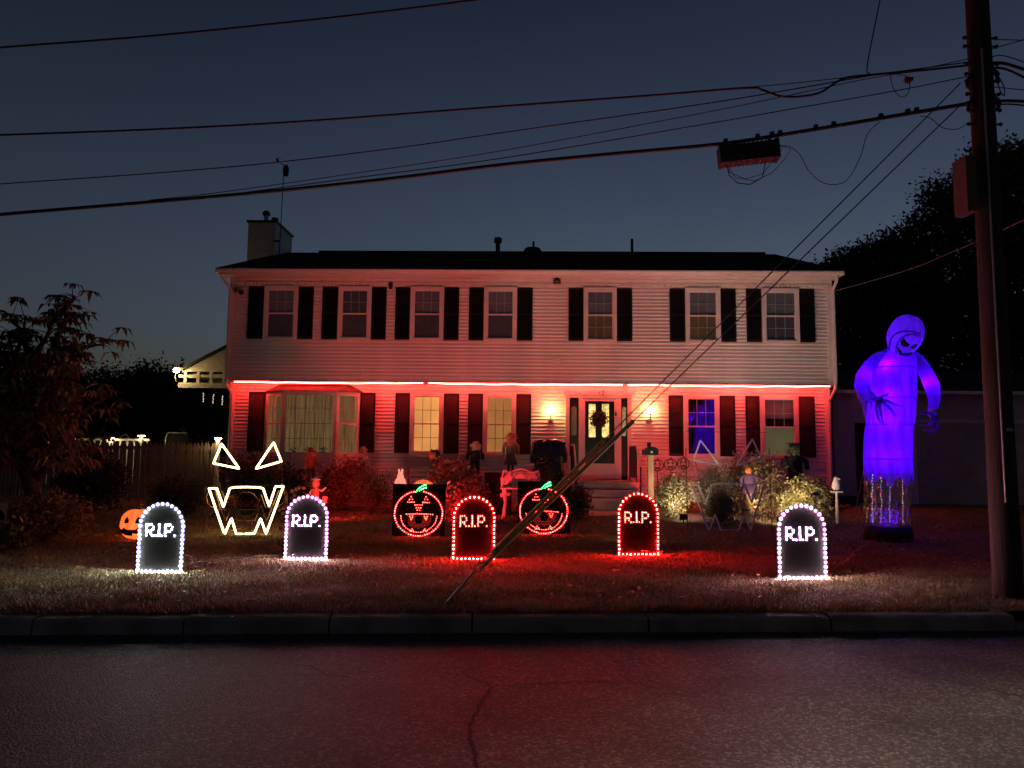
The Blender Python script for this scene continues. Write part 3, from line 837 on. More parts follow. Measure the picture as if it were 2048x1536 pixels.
# door leaf behind the storm door frame
M_door = pmat('dark painted door', (.02, .016, .013), .35, var=.2)
lz0, lz1 = DZ0, DZ1 - .01
D = MB(); st = .075
D.box(dA, dA + st, LOW - .08, LOW - .04, lz0, lz1); D.box(dB - st, dB, LOW - .08, LOW - .04, lz0, lz1)
D.box(dA + st, dB - st, LOW - .08, LOW - .04, lz1 - st, lz1); kick = hz(1196, 927, LOW)
D.box(dA + st, dB - st, LOW - .08, LOW - .04, lz0, kick)
door = D.build('door', M_trim, house)
MB().box(dA + st, dB - st, LOW - .062, LOW - .058, kick, lz1 - st).build('storm_glass', glass_mat('storm glass', (.92, .95, .95), .8), door)
MB().box(dA + st - .01, dB - st + .01, LOW - .0, LOW + .034, lz0, lz1).build('door_leaf', M_door, door)
zr = hz(1196, 880, LOW)
mb = MB()
for a in (zr, zr + .05, zr - .42): mb.box(dA + st, dB - st, LOW - .02, LOW - .001, a, a + .022)
mb.build('rail', M_door, door)
def leaded(name, base, e):
    m = bpy.data.materials.new(name); m.use_nodes = True
    N = m.node_tree.nodes; L = m.node_tree.links; b = N['Principled BSDF']
    tc = N.new('ShaderNodeTexCoord'); v = N.new('ShaderNodeTexVoronoi'); v.feature = 'DISTANCE_TO_EDGE'; v.inputs['Scale'].default_value = 14
    L.new(tc.outputs['Object'], v.inputs['Vector'])
    mp = N.new('ShaderNodeMapRange'); mp.inputs[1].default_value = .02; mp.inputs[2].default_value = .07; L.new(v.outputs['Distance'], mp.inputs[0])
    nz = N.new('ShaderNodeTexNoise'); nz.inputs['Scale'].default_value = 9; L.new(tc.outputs['Object'], nz.inputs['Vector'])
    rp = N.new('ShaderNodeValToRGB'); rp.color_ramp.elements[0].position = .35; rp.color_ramp.elements[1].position = .62
    rp.color_ramp.elements[0].color = (*[c * .45 for c in base], 1); rp.color_ramp.elements[1].color = (*base, 1)
    L.new(nz.outputs['Fac'], rp.inputs[0]); L.new(rp.outputs[0], b.inputs['Emission Color'])
    mu = N.new('ShaderNodeMath'); mu.operation = 'MULTIPLY_ADD'; mu.inputs[1].default_value = e * .8; mu.inputs[2].default_value = e * .2
    L.new(mp.outputs[0], mu.inputs[0]); L.new(mu.outputs[0], b.inputs['Emission Strength'])
    b.inputs['Base Color'].default_value = (.1, .09, .06, 1); b.inputs['Roughness'].default_value = .15
    return m
M_lead = leaded('lit leaded glass', (1, .66, .2), .8)
M_lead2 = leaded('dim leaded glass', (1, .7, .28), .16)
M_lead3 = leaded('unlit leaded glass', (1, .75, .4), .025)
for pa, pb in ((1177.5, 1191), (1204, 1218)):
    xa, za = hp(pa, 808, LOW); xb, zb = hp(pb, 876, LOW)
    MB().box(xa, xb, LOW - .012, LOW - .003, zb, za).build('lit_panel', M_lead, door)
mb = MB(); mb.box(dB - st + .02, dB - st + .05, LOW - .11, LOW - .08, (lz0 + lz1) / 2 - .06, (lz0 + lz1) / 2 + .06); mb.build('door_handle', M_black, door)
MB().box(dB - st + .015, dB - st + .055, LOW - .1, LOW - .081, hz(1230, 832, LOW), hz(1230, 825, LOW)).build('door_closer', M_black, door)
for k, (a, b, mm) in enumerate(((dx0 + .10, dA - .09, M_lead3), (dB + .10, dx1 - .10, M_lead2))):
    sl = MB().box(a, b, LOW - .03, LOW + .03, DZ0 - .03, DZ1).build('sidelight', M_door, house)
    cx = (a + b) / 2; z0_, z1_ = hz(1196, 872, LOW), hz(1196, 813, LOW); w_ = (b - a) * .29
    poly = []
    for i in range(24):
        q = 2 * math.pi * i / 24
        poly.append((cx + w_ * math.cos(q), (z0_ + w_ if math.sin(q) < 0 else z1_ - w_) + w_ * math.sin(q)))
    MB().prism(poly, LOW - .036, LOW - .031).build('oval_glass', mm, sl)
    fr = MB()
    for aa, bb, cc, dd in ((a + .02, a + .035, z0_ - .05, z1_ + .05), (b - .035, b - .02, z0_ - .05, z1_ + .05), (a + .035, b - .035, z0_ - .05, z0_ - .035), (a + .035, b - .035, z1_ + .035, z1_ + .05)):
        fr.box(aa, bb, LOW - .04, LOW - .03, cc, dd)
    fr.build('moulding', M_door, sl)

# ---- downspouts
def downspout(pts):
    MB().tube(pts, .042, 6).build('downspout', M_trim, house)
downspout([(HW - .02, -EAVE - .04, z_eave - .1), (HW + .0, -EAVE + .06, z_eave - .22), (HW + .03, -.06, Z_TOP - .25), (HW + .03, -.05, Z_OV + .05), (HW + .02, -.04, Z_OV - .1), (HW - .04, LOW - .08, Z_OV - .4), (HW - .04, LOW - .06, .35)])
downspout([(-.08, -EAVE - .04, z_eave - .1), (-.07, -EAVE + .06, z_eave - .2), (.02, -.06, Z_TOP - .3), (.03, -.05, Z_OV + .05), (.03, -.04, Z_OV - .1), (.08, LOW - .08, Z_OV - .35), (.08, LOW - .06, .4)])
# small boxes and cameras on the wall
def wall_box(name, px, py, w, h, d, mat, label, cat, yl=0.05):
    x, z = hp(px, py, yl)
    t = thing(name, label, cat, to_world(x, yl, z), HRZ)
    return t
for px, py, lab in ((727, 749, 'small white clip on the siding above the bay window'), (922, 751, 'small white clip on the siding above the second lit window')):
    t = wall_box('wall_clip', px, py, 0, 0, 0, None, lab, 'clip')
    MB().box(-.02, .02, -.05, .0, -.045, .045).build('cover', M_trim, t); MB().box(-.012, .012, -.062, -.05, -.03, -.005).build('slot', M_trim, t)
t = wall_box('wall_vent', 1113, 719, 0, 0, 0, None, 'square louvred wall vent on the siding above the door', 'vent')
MB().box(-.09, .09, -.04, 0, -.09, .09).build('vent_frame', M_white, t)
for i in range(4): MB().box(-.07, .07, -.055, -.041, -.07 + i * .04, -.05 + i * .04).build('slat', M_white, t)
def floodlamp(px, py, label):
    t = wall_box('flood_lamp', px, py, 0, 0, 0, None, label, 'flood lamp', .04)
    MB().lathe([(.05, -.02), (.05, .02)], 10).build('mount', M_black, t)
    mb = MB(); mb.tube([(0, -.02, 0), (-.06, -.09, -.0)], .015, 6); mb.tube([(0, -.02, 0), (.06, -.09, -.04)], .015, 6); mb.build('arm', M_black, t)
    for s, z in ((-1, .01), (1, -.05)):
        mb = MB(); mb.tube([(s * .06, -.07, z + .03), (s * .07, -.12, z), (s * .075, -.17, z - .03)], [.03, .055, .065], 10); mb.build('lamp_head', M_black if s > 0 else M_steel, t)
floodlamp(482, 582, 'twin flood lamp, switched off, at the left upper wall corner')
t = wall_box('security_camera', 782, 573, 0, 0, 0, None, 'small dark security camera under the eave between two upper windows', 'camera', .0)
MB().box(-.05, .05, -.1, -.01, -.02, .08).build('housing', M_black, t); MB().ball((0, -.08, -.05), .045).build('lens', M_rubber, t, True)
t = wall_box('security_camera', 1114, 563, 0, 0, 0, None, 'wide dark flood camera under the eave above the door', 'camera', -.05)
MB().box(-.09, .09, -.1, -.0, -.06, .03).build('housing', M_black, t); MB().box(-.05, .05, -.13, -.02, .03, .08).build('mount', M_black, t)
MB().box(-.06, .06, -.106, -.101, -.045, -.005).build('lens', M_steel, t)

# ---- wall lanterns
def lantern(px, py, power, label):
    x, z = hp(px, py, LOW - .1)
    t = thing('wall_lantern', label, 'wall lantern', to_world(x, LOW + .035, z), HRZ, 'lanterns beside the front door')
    zb = hz(px, py + 21, LOW - .05) - z
    mb = MB(); mb.lathe([(.05, zb - .05), (.075, zb), (.05, zb + .05)], 12, 0, -.03); mb.build('back_plate', M_steel, t)
    mb = MB(); mb.tube([(0, -.04, zb + .02), (0, -.14, zb + .06), (0, -.15, -.12)], .012, 6); mb.build('arm', M_black, t)
    mb = MB(); mb.lathe([(.04, -.12), (.06, -.1)], 10, 0, -.15); mb.build('holder', M_black, t)
    mb = MB(); mb.ball((0, -.15, 0), .075, 14, 10); mb.build('bulb', emat('lantern glow', (1, .70, .26), 20), t, True)
    return t
lantern(1102, 820, 20, 'lit wall lantern between the second lit window and the front door')
lantern(1301, 820, 30, 'bright lit wall lantern between the front door and a black shutter')
for px, py in ((1297, 843),):
    x, z = hp(px, py, LOW)
    t = thing('metal_plaque', 'small round ornament on the wall below the bright lantern', 'ornament', to_world(x, LOW + .035, z), HRZ)
    MB().lathe([(.07, 0), (.07, .01)], 14).build('plate', M_steel, t); t.rotation_euler = (R(90), 0, HRZ)

# ---- wreath on the door
wx, wz = hp(1198, 838, LOW - .1)
wr = thing('door_wreath', 'dark leafy wreath hanging on the front door', 'wreath', to_world(wx, LOW - .1, wz), HRZ)
M_wreath = pmat('dried wreath leaves', (.05, .02, .016), .7, island=.5)
V = []; Fc = []
for i in range(520):
    q = random.uniform(0, 6.28); rr = random.gauss(.15, .045); c = Vector((rr * math.cos(q), random.uniform(-.06, .03), rr * math.sin(q)))
    d = Vector((random.gauss(0, 1), random.gauss(0, .6), random.gauss(0, 1))).normalized() * random.uniform(.04, .085)
    s = d.cross(Vector((random.random(), 1, random.random()))).normalized() * .018
    n_ = len(V); V += [c, c + d * .5 + s, c + d, c + d * .5 - s]; Fc.append((n_, n_ + 1, n_ + 2, n_ + 3))
np_mesh('leaves', np.array([tuple(v) for v in V]), np.array(Fc), M_wreath, wr)
mb = MB(); mb.tube([(.15 * math.cos(i * .4), 0, .15 * math.sin(i * .4)) for i in range(16)], .025, 6, closed=True); mb.build('ring', M_wreath, wr)

# ---- porch steps with iron railings
st_t = thing('porch_steps', 'concrete porch steps leading up to the front door', 'steps', to_world(hx(1215, 990, -1.3), 0, 0), HRZ)
sx0 = hx(1143, 975, -1.1) - hx(1215, 990, -1.3); sx1 = hx(1278, 968, -1.1) - hx(1215, 990, -1.3)
LZ = DZ0 - .05
M_step = pmat('porch concrete', (.36, .33, .32), .85, var=.15, scale=5, bump=.2, bscale=50)
edges = [(-1.15, 966), (-1.46, 983), (-1.77, 1000)]
tops = [hz(1215, py, yl) for yl, py in edges]
MB().box(sx0, sx1, -1.15, LOW + .0, .2, tops[0]).build('landing', M_step, st_t)
mb = MB().box(sx0 + .0, sx1 - .0, -1.46, -1.152, .2, tops[1]); mb.build('step', M_step, st_t)
mb = MB().box(sx0 + .0, sx1 - .0, -1.77, -1.462, .2, tops[2]); mb.build('step', M_step, st_t)
for yl, tz in zip((-1.15, -1.46, -1.77), tops):
    MB().box(sx0 - .02, sx1 + .02, yl - .035, yl + .25, tz + .002, tz + .03).build('nosing', M_step, st_t)
MB().box(dx0 - hx(1215, 990, -1.3), dx1 - hx(1215, 990, -1.3), LOW - .35, LOW - .1, tops[0] + .004, DZ0 - .032).build('threshold', M_step, st_t)
def railing(x, label):
    t = thing('iron_railing', label, 'railing', to_world(hx(1215, 990, -1.3) + x, 0, tops[0] + .03), HRZ, 'porch railings')
    h = .88
    mb = MB(); mb.tube([(0, LOW - .25, h), (0, -1.1, h), (0, -1.8, h - .5)], .02, 6); mb.build('handrail', pmat('pale worn rail', (.5, .48, .45), .5), t)
    mb = MB(); mb.tube([(0, LOW - .25, .1), (0, -1.1, .1)], .012, 6); mb.build('bottom_rail', M_black, t)
    for i in range(13):
        y = LOW - .3 - i * .115
        if y < -1.1: break
        MB().tube([(0, y, .1), (0, y, h)], .009, 6).build('baluster', M_black, t)
    for y, zz, zb in ((LOW - .25, h, -.0), (-1.1, h, -.0), (-1.78, h - .48, -.38)):
        MB().tube([(0, y, zb), (0, y, zz)], .017, 6).build('post', M_black, t)
railing(sx1 - .06, 'black iron porch railing beside the mailbox post')
railing(sx0 + .06, 'black iron porch railing beside the bagged grill')

# ================================================================== NEIGHBOURING STRUCTURES
# side porch roof at the left end of the house
PY = 3.2
pxl, pzl = hp(362, 742, PY); pxr, pzr = hp(446, 699, PY)
_, pz_b = hp(400, 760, PY)
M_tan = pmat('tan painted porch boards', (.46, .38, .28), .7, var=.12)
po = thing('side_porch', 'low porch with gable front and open rafters at the house end', 'porch', to_world(pxl, PY, 0), HRZ)
W_ = 2.8; sl_ = (pzr - pzl) / (pxr - pxl); zl = pzl
MB().prism([(0, zl - .02), (W_, zl - .02), (W_, zl + sl_ * W_), ], 0, .04).build('gable_panel', M_tan, po)
mb = MB(); mb.prism([(-.12, zl - .02 - .06), (W_, zl + sl_ * W_ + .002), (W_, zl + sl_ * W_ + .06), (-.12, zl + .02)], -.1, 5); mb.build('porch_roof', M_roof, po)
mb = MB(); mb.box(-.05, W_, -.02, .0, zl - .2, zl - .12); mb.build('beam', M_tan, po)
MB().box(-.05, W_, -.03, .05, zl - .52, zl - .36).build('beam', M_tan, po)
for i in range(7):
    MB().box(.1 + i * .4, .2 + i * .4, -.025, .03, zl - .36, zl - .02).build('brace', M_tan, po)
for i in range(6):
    MB().box(-.0, W_, .5 + i * .7, .56 + i * .7, zl - .16, zl - .03).build('rafter', M_tan, po)
for i in range(1, 4):
    MB().box(1.9, 2.0, .2 + (i - 1) * 1.9, .3 + (i - 1) * 1.9, .36, zl - .2).build('post', M_tan, po)
# bright yard lamp on its corner
lx, lz_ = hp(353, 740, PY - .15)
yl_ = thing('yard_lamp', 'bright bare yard lamp at the porch roof corner', 'lamp', to_world(lx, PY - .15, lz_), HRZ)
MB().ball((0, 0, 0), .085).build('bulb', emat('yard lamp glow', (1, .78, .36), 60), yl_, True)
MB().lathe([(.045, .04), (.07, .055), (.06, .13)], 10).build('socket', M_black, yl_)
MB().tube([(0, 0, .1), (.16, .05, .08)], .015, 6).build('arm', M_black, yl_)
MB().tube([(-.01, 0, -.06), (-.03, 0, -.2), (.0, 0, -.34)], .006, 5).build('pull_cord', M_white, yl_)
lamp('yard_light', 'POINT', yl_, (-.10, -.22, -.03), (1, .72, .36), 6.5, .05)
# icicle strings under the porch
for k, px in enumerate((407, 427, 445)):
    x, z = hp(px, 786 + k * 3, PY - .1)
    t = thing('light_string', ['short hanging string of tiny pale lights farthest from the house corner', 'middle hanging string of tiny pale lights under the porch', 'hanging string of tiny pale lights against the house corner'][k], 'light string', to_world(x, PY - .1, z - .28), HRZ, 'strings hanging under the porch')
    MB().tube([(0, 0, 0), (.01, 0, .6)], .004, 5).build('wire', M_rubber, t)
    mb = MB()
    for i in range(6): mb.ball((random.uniform(-.01, .01), 0, .02 + i * .05), .012, 6, 4)
    mb.build('bulbs', emat('tiny pale bulb', (1, .85, .6), .8), t)

# stockade fence
M_fence = pmat('weathered fence boards', (.24, .17, .12), .9, var=.35, scale=3, stretch=(6, 6, .6), bump=.3)
fA, fB = at(-60, 880, 19.2), at(441, 880, 20.1)
fdir = (fB - fA); fdir.z = 0; flen = fdir.length; frz = math.atan2(fdir.y, fdir.x)
fz = .36; ftop = at(300, 884, 19.85).z
fence = thing('stockade_fence', 'tall weathered wooden picket fence joining the house corner', 'fence', (fA.x, fA.y, fz), frz)
pm = []
for k in range(4):
    mb = MB(); h = ftop - fz + random.uniform(-.015, .015); w = .036
    mb.prism([(-w, 0), (w, 0), (w, h - .1), (.0, h), (-w, h - .1)], -.01, .01)
    me = bpy.data.meshes.new('picket'); me.from_pydata(mb.v, [], mb.f); me.materials.append(M_fence); pm.append(me)
npk = int(flen / .088)
for i in range(npk):
    o = link('picket', random.choice(pm), M_fence, fence); o.location = (i * .088, random.uniform(-.004, .004), random.uniform(-.01, .01)); o.rotation_euler = (0, random.uniform(-.012, .012), 0)
for z in (.3, 1.3): MB().box(0, flen, .015, .055, z, z + .08).build('rail', M_fence, fence)
# white deck rail beyond the fence and the glowing solar caps
deck = thing('deck_rail', 'white deck railing showing just over the picket fence', 'railing', (at(95, 880, 22).x, 22, .36), 0)
dl = at(300, 880, 22).x - at(95, 880, 22).x; dzt = at(200, 877, 22).z - .36
MB().box(0, dl, -.04, .04, dzt - .06, dzt).build('top_rail', M_white, deck)
MB().box(0, dl, -.03, .03, .2, .26).build('bottom_rail', M_white, deck)
for i in range(16): MB().box(i * dl / 15.5, i * dl / 15.5 + .04, -.02, .02, .26, dzt - .06).build('baluster', M_white, deck)
M_solar = emat('solar cap glow', (1, .74, .34), 14)
for px, py, Y, lab in ((130, 871, 21.9, 'glowing post cap light half behind the tree leaves'), (225, 877, 21.9, 'glowing post cap light near the middle of the white deck rail'),
                  (285, 872, 21.9, 'glowing post cap light at the house end of the white deck rail'), (438, 877, 20.0, 'glowing post cap light where the fence meets the house')):
    p = at(px, py, Y)
    t = thing('solar_light', lab, 'post light', (p.x, p.y - .06, .36), 0, 'solar caps along the fence')
    h = p.z - .36
    MB().box(-.045, .045, -.045, .045, 0, h - .05).build('post', M_white, t)
    MB().box(-.07, .07, -.07, .07, h - .012, h + .01).build('lens', M_solar, t)
    MB().lathe([(.1, h + .012), (.03, h + .07)], 4).build('cap', M_black, t)
    lamp('cap_light', 'POINT', t, (0, -.13, h - .03), (1, .72, .34), 1.0, .03)
# pool rail hoop and a stacked thing behind the fence
t = thing('ladder_hoop', 'curved metal hoop standing up behind the fence', 'hoop', (at(248, 880, 23).x, 23, .36), 0)
hz_ = at(248, 868, 23).z - .36
MB().tube([(-.12, 0, 0), (-.12, 0, hz_ - .2), (-.08, 0, hz_ - .05), (.05, 0, hz_), (.14, 0, hz_ - .12), (.16, 0, 0)], .02, 6).build('rail', M_steel, t)
t = thing('covered_bench', 'low dark covered seat back rising behind the fence', 'bench', (at(353, 880, 22.5).x, 22.5, .36), 0)
hz_ = at(353, 866, 22.5).z - .36
MB().tube([(-.33, 0, 0), (-.33, 0, hz_ - .15), (-.27, 0, hz_), (.3, 0, hz_)], .02, 6).build('frame', M_steel, t)
MB().box(-.3, .32, .01, .05, hz_ - .5, hz_ - .03).build('backrest', pmat('dark canvas', (.03, .028, .025), .9), t)

# neighbouring garage at the right
ga = at(1672, 1005, 20.6); gb = at(2160, 1005, 20.6)
gz0 = .36; gz1 = at(1850, 786, 20.6).z
M_gar = pmat('pale stucco garage wall', (.52, .50, .50), .85, var=.1, scale=3, bump=.25, bscale=60)
gar = thing('garage', 'low pale garage behind the tall glowing ghost', 'garage', (ga.x, ga.y, gz0), 0)
gl_ = gb.x - ga.x; gh = gz1 - gz0
MB().box(0, gl_, 0, 6, 0, gh).build('wall', M_gar, gar)
def gpx(px, py): 
    p = at(px, py, 20.6); return p.x - ga.x, p.z - gz0
a, zt = gpx(1832, 846); b, _ = gpx(2100, 846)
gd = MB().box(a, b, -.03, -.002, .02, zt).build('garage_door', pmat('pale garage door', (.42, .4, .4), .6), gar)
for i in range(4):
    z = .04 + (zt - .06) * i / 4
    MB().box(a + .03, b - .03, -.045, -.031, z + .02, z + (zt - .06) / 4 - .02).build('panel', MATS['pale garage door'], gd)
a, zt = gpx(1709, 846); b, _ = gpx(1738, 846)
sd = MB().box(a, b, -.03, -.002, .02, zt).build('side_door', M_door, gar)
MB().ball((b - .06, -.05, zt * .48), .03, 8, 6).build('door_knob', M_steel, sd)
mb = MB(); mb.prism_x([(-.35, gh - .04), (-.35, gh + .06), (3, gh + 1.0), (6.35, gh + .06), (6.35, gh - .04), (3, gh + .9)], -.3, gl_ + .3); mb.build('garage_roof', M_roof, gar)
for i in range(24): MB().box(0, gl_, -.012, -.001, .06 + i * gh / 24, .06 + i * gh / 24 + .012).build('clapboard_edge', M_gar, gar)
MB().box(-.32, gl_ + .3, -.44, -.352, gh - .06, gh + .03).build('gutter', M_trim, gar)
for x in (gpx(1826, 846)[0], gpx(2104, 846)[0]): MB().box(x - .05, x + .05, -.05, -.013, 0, gpx(1832, 840)[1]).build('door_trim', M_trim, gar)
MB().box(gpx(1826, 846)[0], gpx(2104, 846)[0], -.05, -.013, gpx(1832, 845)[1], gpx(1832, 838)[1]).build('door_trim', M_trim, gar)
# dark step or planter box beside the garage
p = at(1688, 1004, 20.0)
t = thing('planter_box', 'low dark box against the garage beside the house corner', 'planter', (p.x, 20.0, .36), 0)
MB().box(-.22, .3, -.2, .25, 0, .22).build('box', pmat('dark wood', (.03, .022, .018), .8), t); MB().box(-.25, .33, -.23, .28, .221, .25).build('rim', MATS['dark wood'], t)

# ================================================================== FOLIAGE
def leaf_cloud(centres, radii, count, size, shell=.55, droop=0.0, aspect=.5, clump=1, spread=1.2):
    """small leaf quads spread through ellipsoid clumps; returns V, F"""
    C = np.array(centres, float); Rr = np.array(radii, float)
    w = (Rr[:, 0] * Rr[:, 1] + Rr[:, 0] * Rr[:, 2] + Rr[:, 1] * Rr[:, 2]); w /= w.sum()
    idx = RNG.choice(len(C), count, p=w)
    d = RNG.normal(size=(count, 3)); d /= np.linalg.norm(d, axis=1)[:, None]
    rad = shell + (1 - shell) * RNG.random(count) ** .6
    rad *= 1 + RNG.normal(0, .07, count)
    P = C[idx] + d * Rr[idx] * rad[:, None]
    if clump > 1:                                   # leaves gather on twigs
        m_ = max(1, count // clump); own = RNG.integers(0, m_, count)
        P = P[:m_][own] + RNG.normal(0, 1, (count, 3)) * size * spread; d = d[:m_][own]
    t = RNG.normal(size=(count, 3)) + d * .8; t[:, 2] -= droop; t /= np.linalg.norm(t, axis=1)[:, None]
    n = RNG.normal(size=(count, 3)) + d * .6
    s = np.cross(t, n); s /= (np.linalg.norm(s, axis=1)[:, None] + 1e-9)
    L = size * RNG.uniform(.6, 1.4, count)[:, None]
    V = np.empty((count, 4, 3))
    V[:, 0] = P; V[:, 1] = P + t * L * .5 + s * L * aspect * .5; V[:, 2] = P + t * L; V[:, 3] = P + t * L * .5 - s * L * aspect * .5
    return V.reshape(-1, 3), np.arange(count * 4).reshape(count, 4)
M_twig = pmat('twigs', (.03, .02, .015), .9)
def bush(name, label, px, Y, pyt, pyb, w, mat, count, size, group=None, shape='round', droop=0.0, aspect=.5, core=True, lumps=9, pybase=None):
    """px centre, Y depth, top and bottom rows of the photo, width in pixels"""
    g0 = on_ground(px, Y); top = at(px, pyt, Y).z; h = max(top - g0.z, .15); hw = w / 2 * Y / F
    t = thing(name, label, 'bush', g0, random.uniform(-.3, .3), group)
    cs = []; rs = []
    for i in range(lumps):
        a = 2 * math.pi * i / lumps + random.uniform(-.3, .3); q = random.uniform(.3, .62)
        zc_ = h * random.uniform(.35, .68)
        cs.append((hw * q * math.cos(a), hw * .8 * q * math.sin(a), zc_))
        r = random.uniform(.38, .55)
        rs.append((hw * r, hw * r * .9, min(h * random.uniform(.26, .36), h - zc_)))
    cs.append((0, 0, h * .5)); rs.append((hw * .75, hw * .65, h * .5))
    V, Fc = leaf_cloud(cs, rs, int(count * 1.9), size * 1.05, .5, droop, aspect, 14, 1.3)
    V[:, 2] = np.maximum(V[:, 2], .02)
    np_mesh('foliage', V, Fc, mat, t, None)
    if core:
        mb = MB(); mb.ball((0, 0, h * .47), (hw * .5, hw * .42, h * .32), 12, 8); mb.build('inner_twigs', M_twig, t, True)
    mb = MB()
    for i in range(5):
        a = random.uniform(0, 6.28)
        mb.tube([(0, 0, 0), (.3 * hw * math.cos(a), .3 * hw * math.sin(a), h * .3), (.6 * hw * math.cos(a), .6 * hw * math.sin(a), h * .6)], [.018, .012, .006], 5)
    mb.build('stems', M_twig, t)
    return t
M_lf_green = pmat('green shrub leaf', (.075, .09, .03), .5, island=.4)
M_lf_dark = pmat('dark hedge leaf', (.03, .036, .018), .6, island=.4)
M_lf_red = pmat('reddish azalea leaf', (.13, .06, .04), .4, island=.4)
M_lf_var = pmat('variegated leaf', (.24, .24, .08), .5, island=.5)
M_lf_brown = pmat('brown autumn leaf', (.2, .145, .065), .7, island=.45)
bush('shrub', 'leafy shrub behind the lit rope light face', 500, 16.6, 905, 1000, 130, M_lf_red, 3600, .055)
bush('shrub', 'bright green upright shrub between the rope light eyes', 535, 16.0, 925, 1010, 44, M_lf_green, 1200, .05)
bush('shrub', 'broad leaved dark shrub under the bay window', 585, 16.9, 940, 1000, 64, M_lf_dark, 900, .09)
bush('shrub', 'red lit rounded azalea beside the bay window', 682, 16.6, 917, 1000, 110, M_lf_red, 4200, .05)
bush('hedge_bush', 'dense dark rounded bush in front of the azalea', 742, 15.6, 941, 1015, 92, M_lf_dark, 5200, .03)
bush('shrub', 'glossy red lit azalea between two lit windows', 905, 16.4, 915, 1010, 120, M_lf_red, 4200, .055, aspect=.55)
bush('shrub', 'small dark bush in front of the stuffed scarecrow', 945, 15.6, 945, 1015, 70, M_lf_dark, 2600, .04)
bush('shrub', 'small green bush behind the white garden chair', 1078, 16.6, 928, 990, 76, M_lf_green, 2600, .045)
bush('shrub', 'fine red leaved shrub at the foot of the steps', 1150, 15.8, 970, 1025, 64, M_lf_red, 2200, .05)
bush('shrub', 'low red glowing plant beside the azalea stems', 912, 15.4, 975, 1030, 40, M_lf_red, 700, .07, core=False)
bush('shrub', 'pale green loose shrub beside the mailbox post', 1345, 15.6, 945, 1015, 76, M_lf_green, 3200, .045)
bush('hedge_bush', 'dense clipped dome bush under the window that mirrors the ghost', 1430, 16.2, 931, 1000, 84, M_lf_dark, 5600, .03)
bush('shrub', 'low lit green bush inside the unlit wire mouth', 1440, 15.0, 978, 1025, 62, M_lf_green, 2200, .045)
bush('maple_shrub', 'weeping brown maple shrub beneath the last window', 1505, 16.6, 908, 990, 130, M_lf_brown, 4200, .075, droop=.9, aspect=.35)
bush('shrub', 'variegated yellow lit shrub near the house corner', 1610, 15.6, 951, 1020, 104, M_lf_var, 5200, .042)
bush('shrub', 'dark low shrub behind the variegated shrub', 1640, 16.4, 955, 1010, 66, M_lf_dark, 1800, .045)
bush('shrub', 'dark arching bush in front of the picket fence', 360, 15.0, 955, 1020, 110, M_lf_dark, 4200, .06, droop=.5, aspect=.25)
bush('shrub', 'broad dim shrub against the fence behind the small tree', 180, 15.5, 905, 1010, 150, M_lf_dark, 5200, .06)
bush('shrub', 'loose brown shrub at the foot of the small tree', 95, 11.4, 1000, 1100, 160, M_lf_brown, 4600, .06, aspect=.35)
bush('shrub', 'low pale leaved plant at the picture edge under the yard sign', 15, 10.4, 1065, 1120, 70, M_lf_green, 700, .08, core=False)
# ---- trees
M_bark = pmat('bark', (.06, .045, .035), .95, var=.4, scale=6, stretch=(3, 3, .6), bump=.8)
M_lf_tree = pmat('dark tree leaf', (.035, .045, .02), .6, island=.4)
def limb_pts(a, b, k=5, wob=.08):
    a, b = Vector(a), Vector(b); L = (b - a).length
    return [a.lerp(b, i / k) + (Vector((random.gauss(0, 1), random.gauss(0, 1), random.gauss(0, .6))) * wob * L * (.5 if 0 < i < k else 0)) for i in range(k + 1)]
def tree(name, label, base, height, clumps, mat, count, size, trunk_r, group=None, droop=.3, aspect=.55):
    t = thing(name, label, 'tree', base, 0, group)
    mb = MB(); fork = height * .32
    tp = limb_pts((0, 0, -.1), (random.uniform(-.2, .2), 0, fork), 4, .04)
    mb.tube(tp, [trunk_r * (1.3 - .5 * i / 4) for i in range(5)], 9)
    mb.build('trunk', M_bark, t, True)
    mb = MB()
    for c, r in clumps:
        mb.tube(limb_pts(tp[-1], c, 5, .06), [trunk_r * .6 * (1 - .8 * i / 5) + .01 for i in range(6)], 6)
    mb.build('limbs', M_bark, t, True)
    V, Fc = leaf_cloud([c for c, r in clumps], [r for c, r in clumps], int(count * 2.2), size * .8, .3, droop, aspect, 40, 1.7)
    np_mesh('crown', V, Fc, mat, t)
    return t
def crown_from_px(base, Y, pts):
    """pts: (px, py, radius px) clumps at depth Y -> local clumps"""
    out = []
    for px, py, r in pts:
        yy = Y + random.uniform(-1.2, 1.2); p = at(px, py, yy); rm_ = r * yy / F
        out.append(((p.x - base[0], p.y - base[1], p.z - base[2]), (rm_, rm_ * .9, rm_ * .8)))
    return out
b1 = (at(1990, 900, 30).x, 30, .38)
tree('large_tree', 'tall dark tree rising behind the utility pole', b1, 11, crown_from_px(b1, 29, [(1985, 345, 60), (2045, 350, 70), (1915, 410, 62), (1880, 400, 34), (1975, 450, 85), (2080, 480, 95), (1850, 480, 60), (1900, 560, 85), (2010, 590, 95), (1810, 560, 60), (1850, 650, 80), (1960, 690, 90), (2080, 660, 90), (1940, 365, 30)]), M_lf_tree, 34000, .2, .3)
b2 = (at(1760, 900, 32).x, 32, .38)
tree('large_tree', 'darker rounded tree behind the garage and ghost', b2, 8, crown_from_px(b2, 31, [(1760, 520, 42), (1715, 535, 40), (1680, 545, 36), (1650, 560, 34), (1800, 500, 40), (1740, 600, 75), (1680, 640, 70), (1800, 640, 80), (1690, 520, 22), (1730, 505, 20), (1760, 720, 80), (1670, 720, 60), (1830, 730, 70)]), M_lf_tree, 24000, .19, .25)
b3 = (at(300, 900, 40).x, 40, .38)
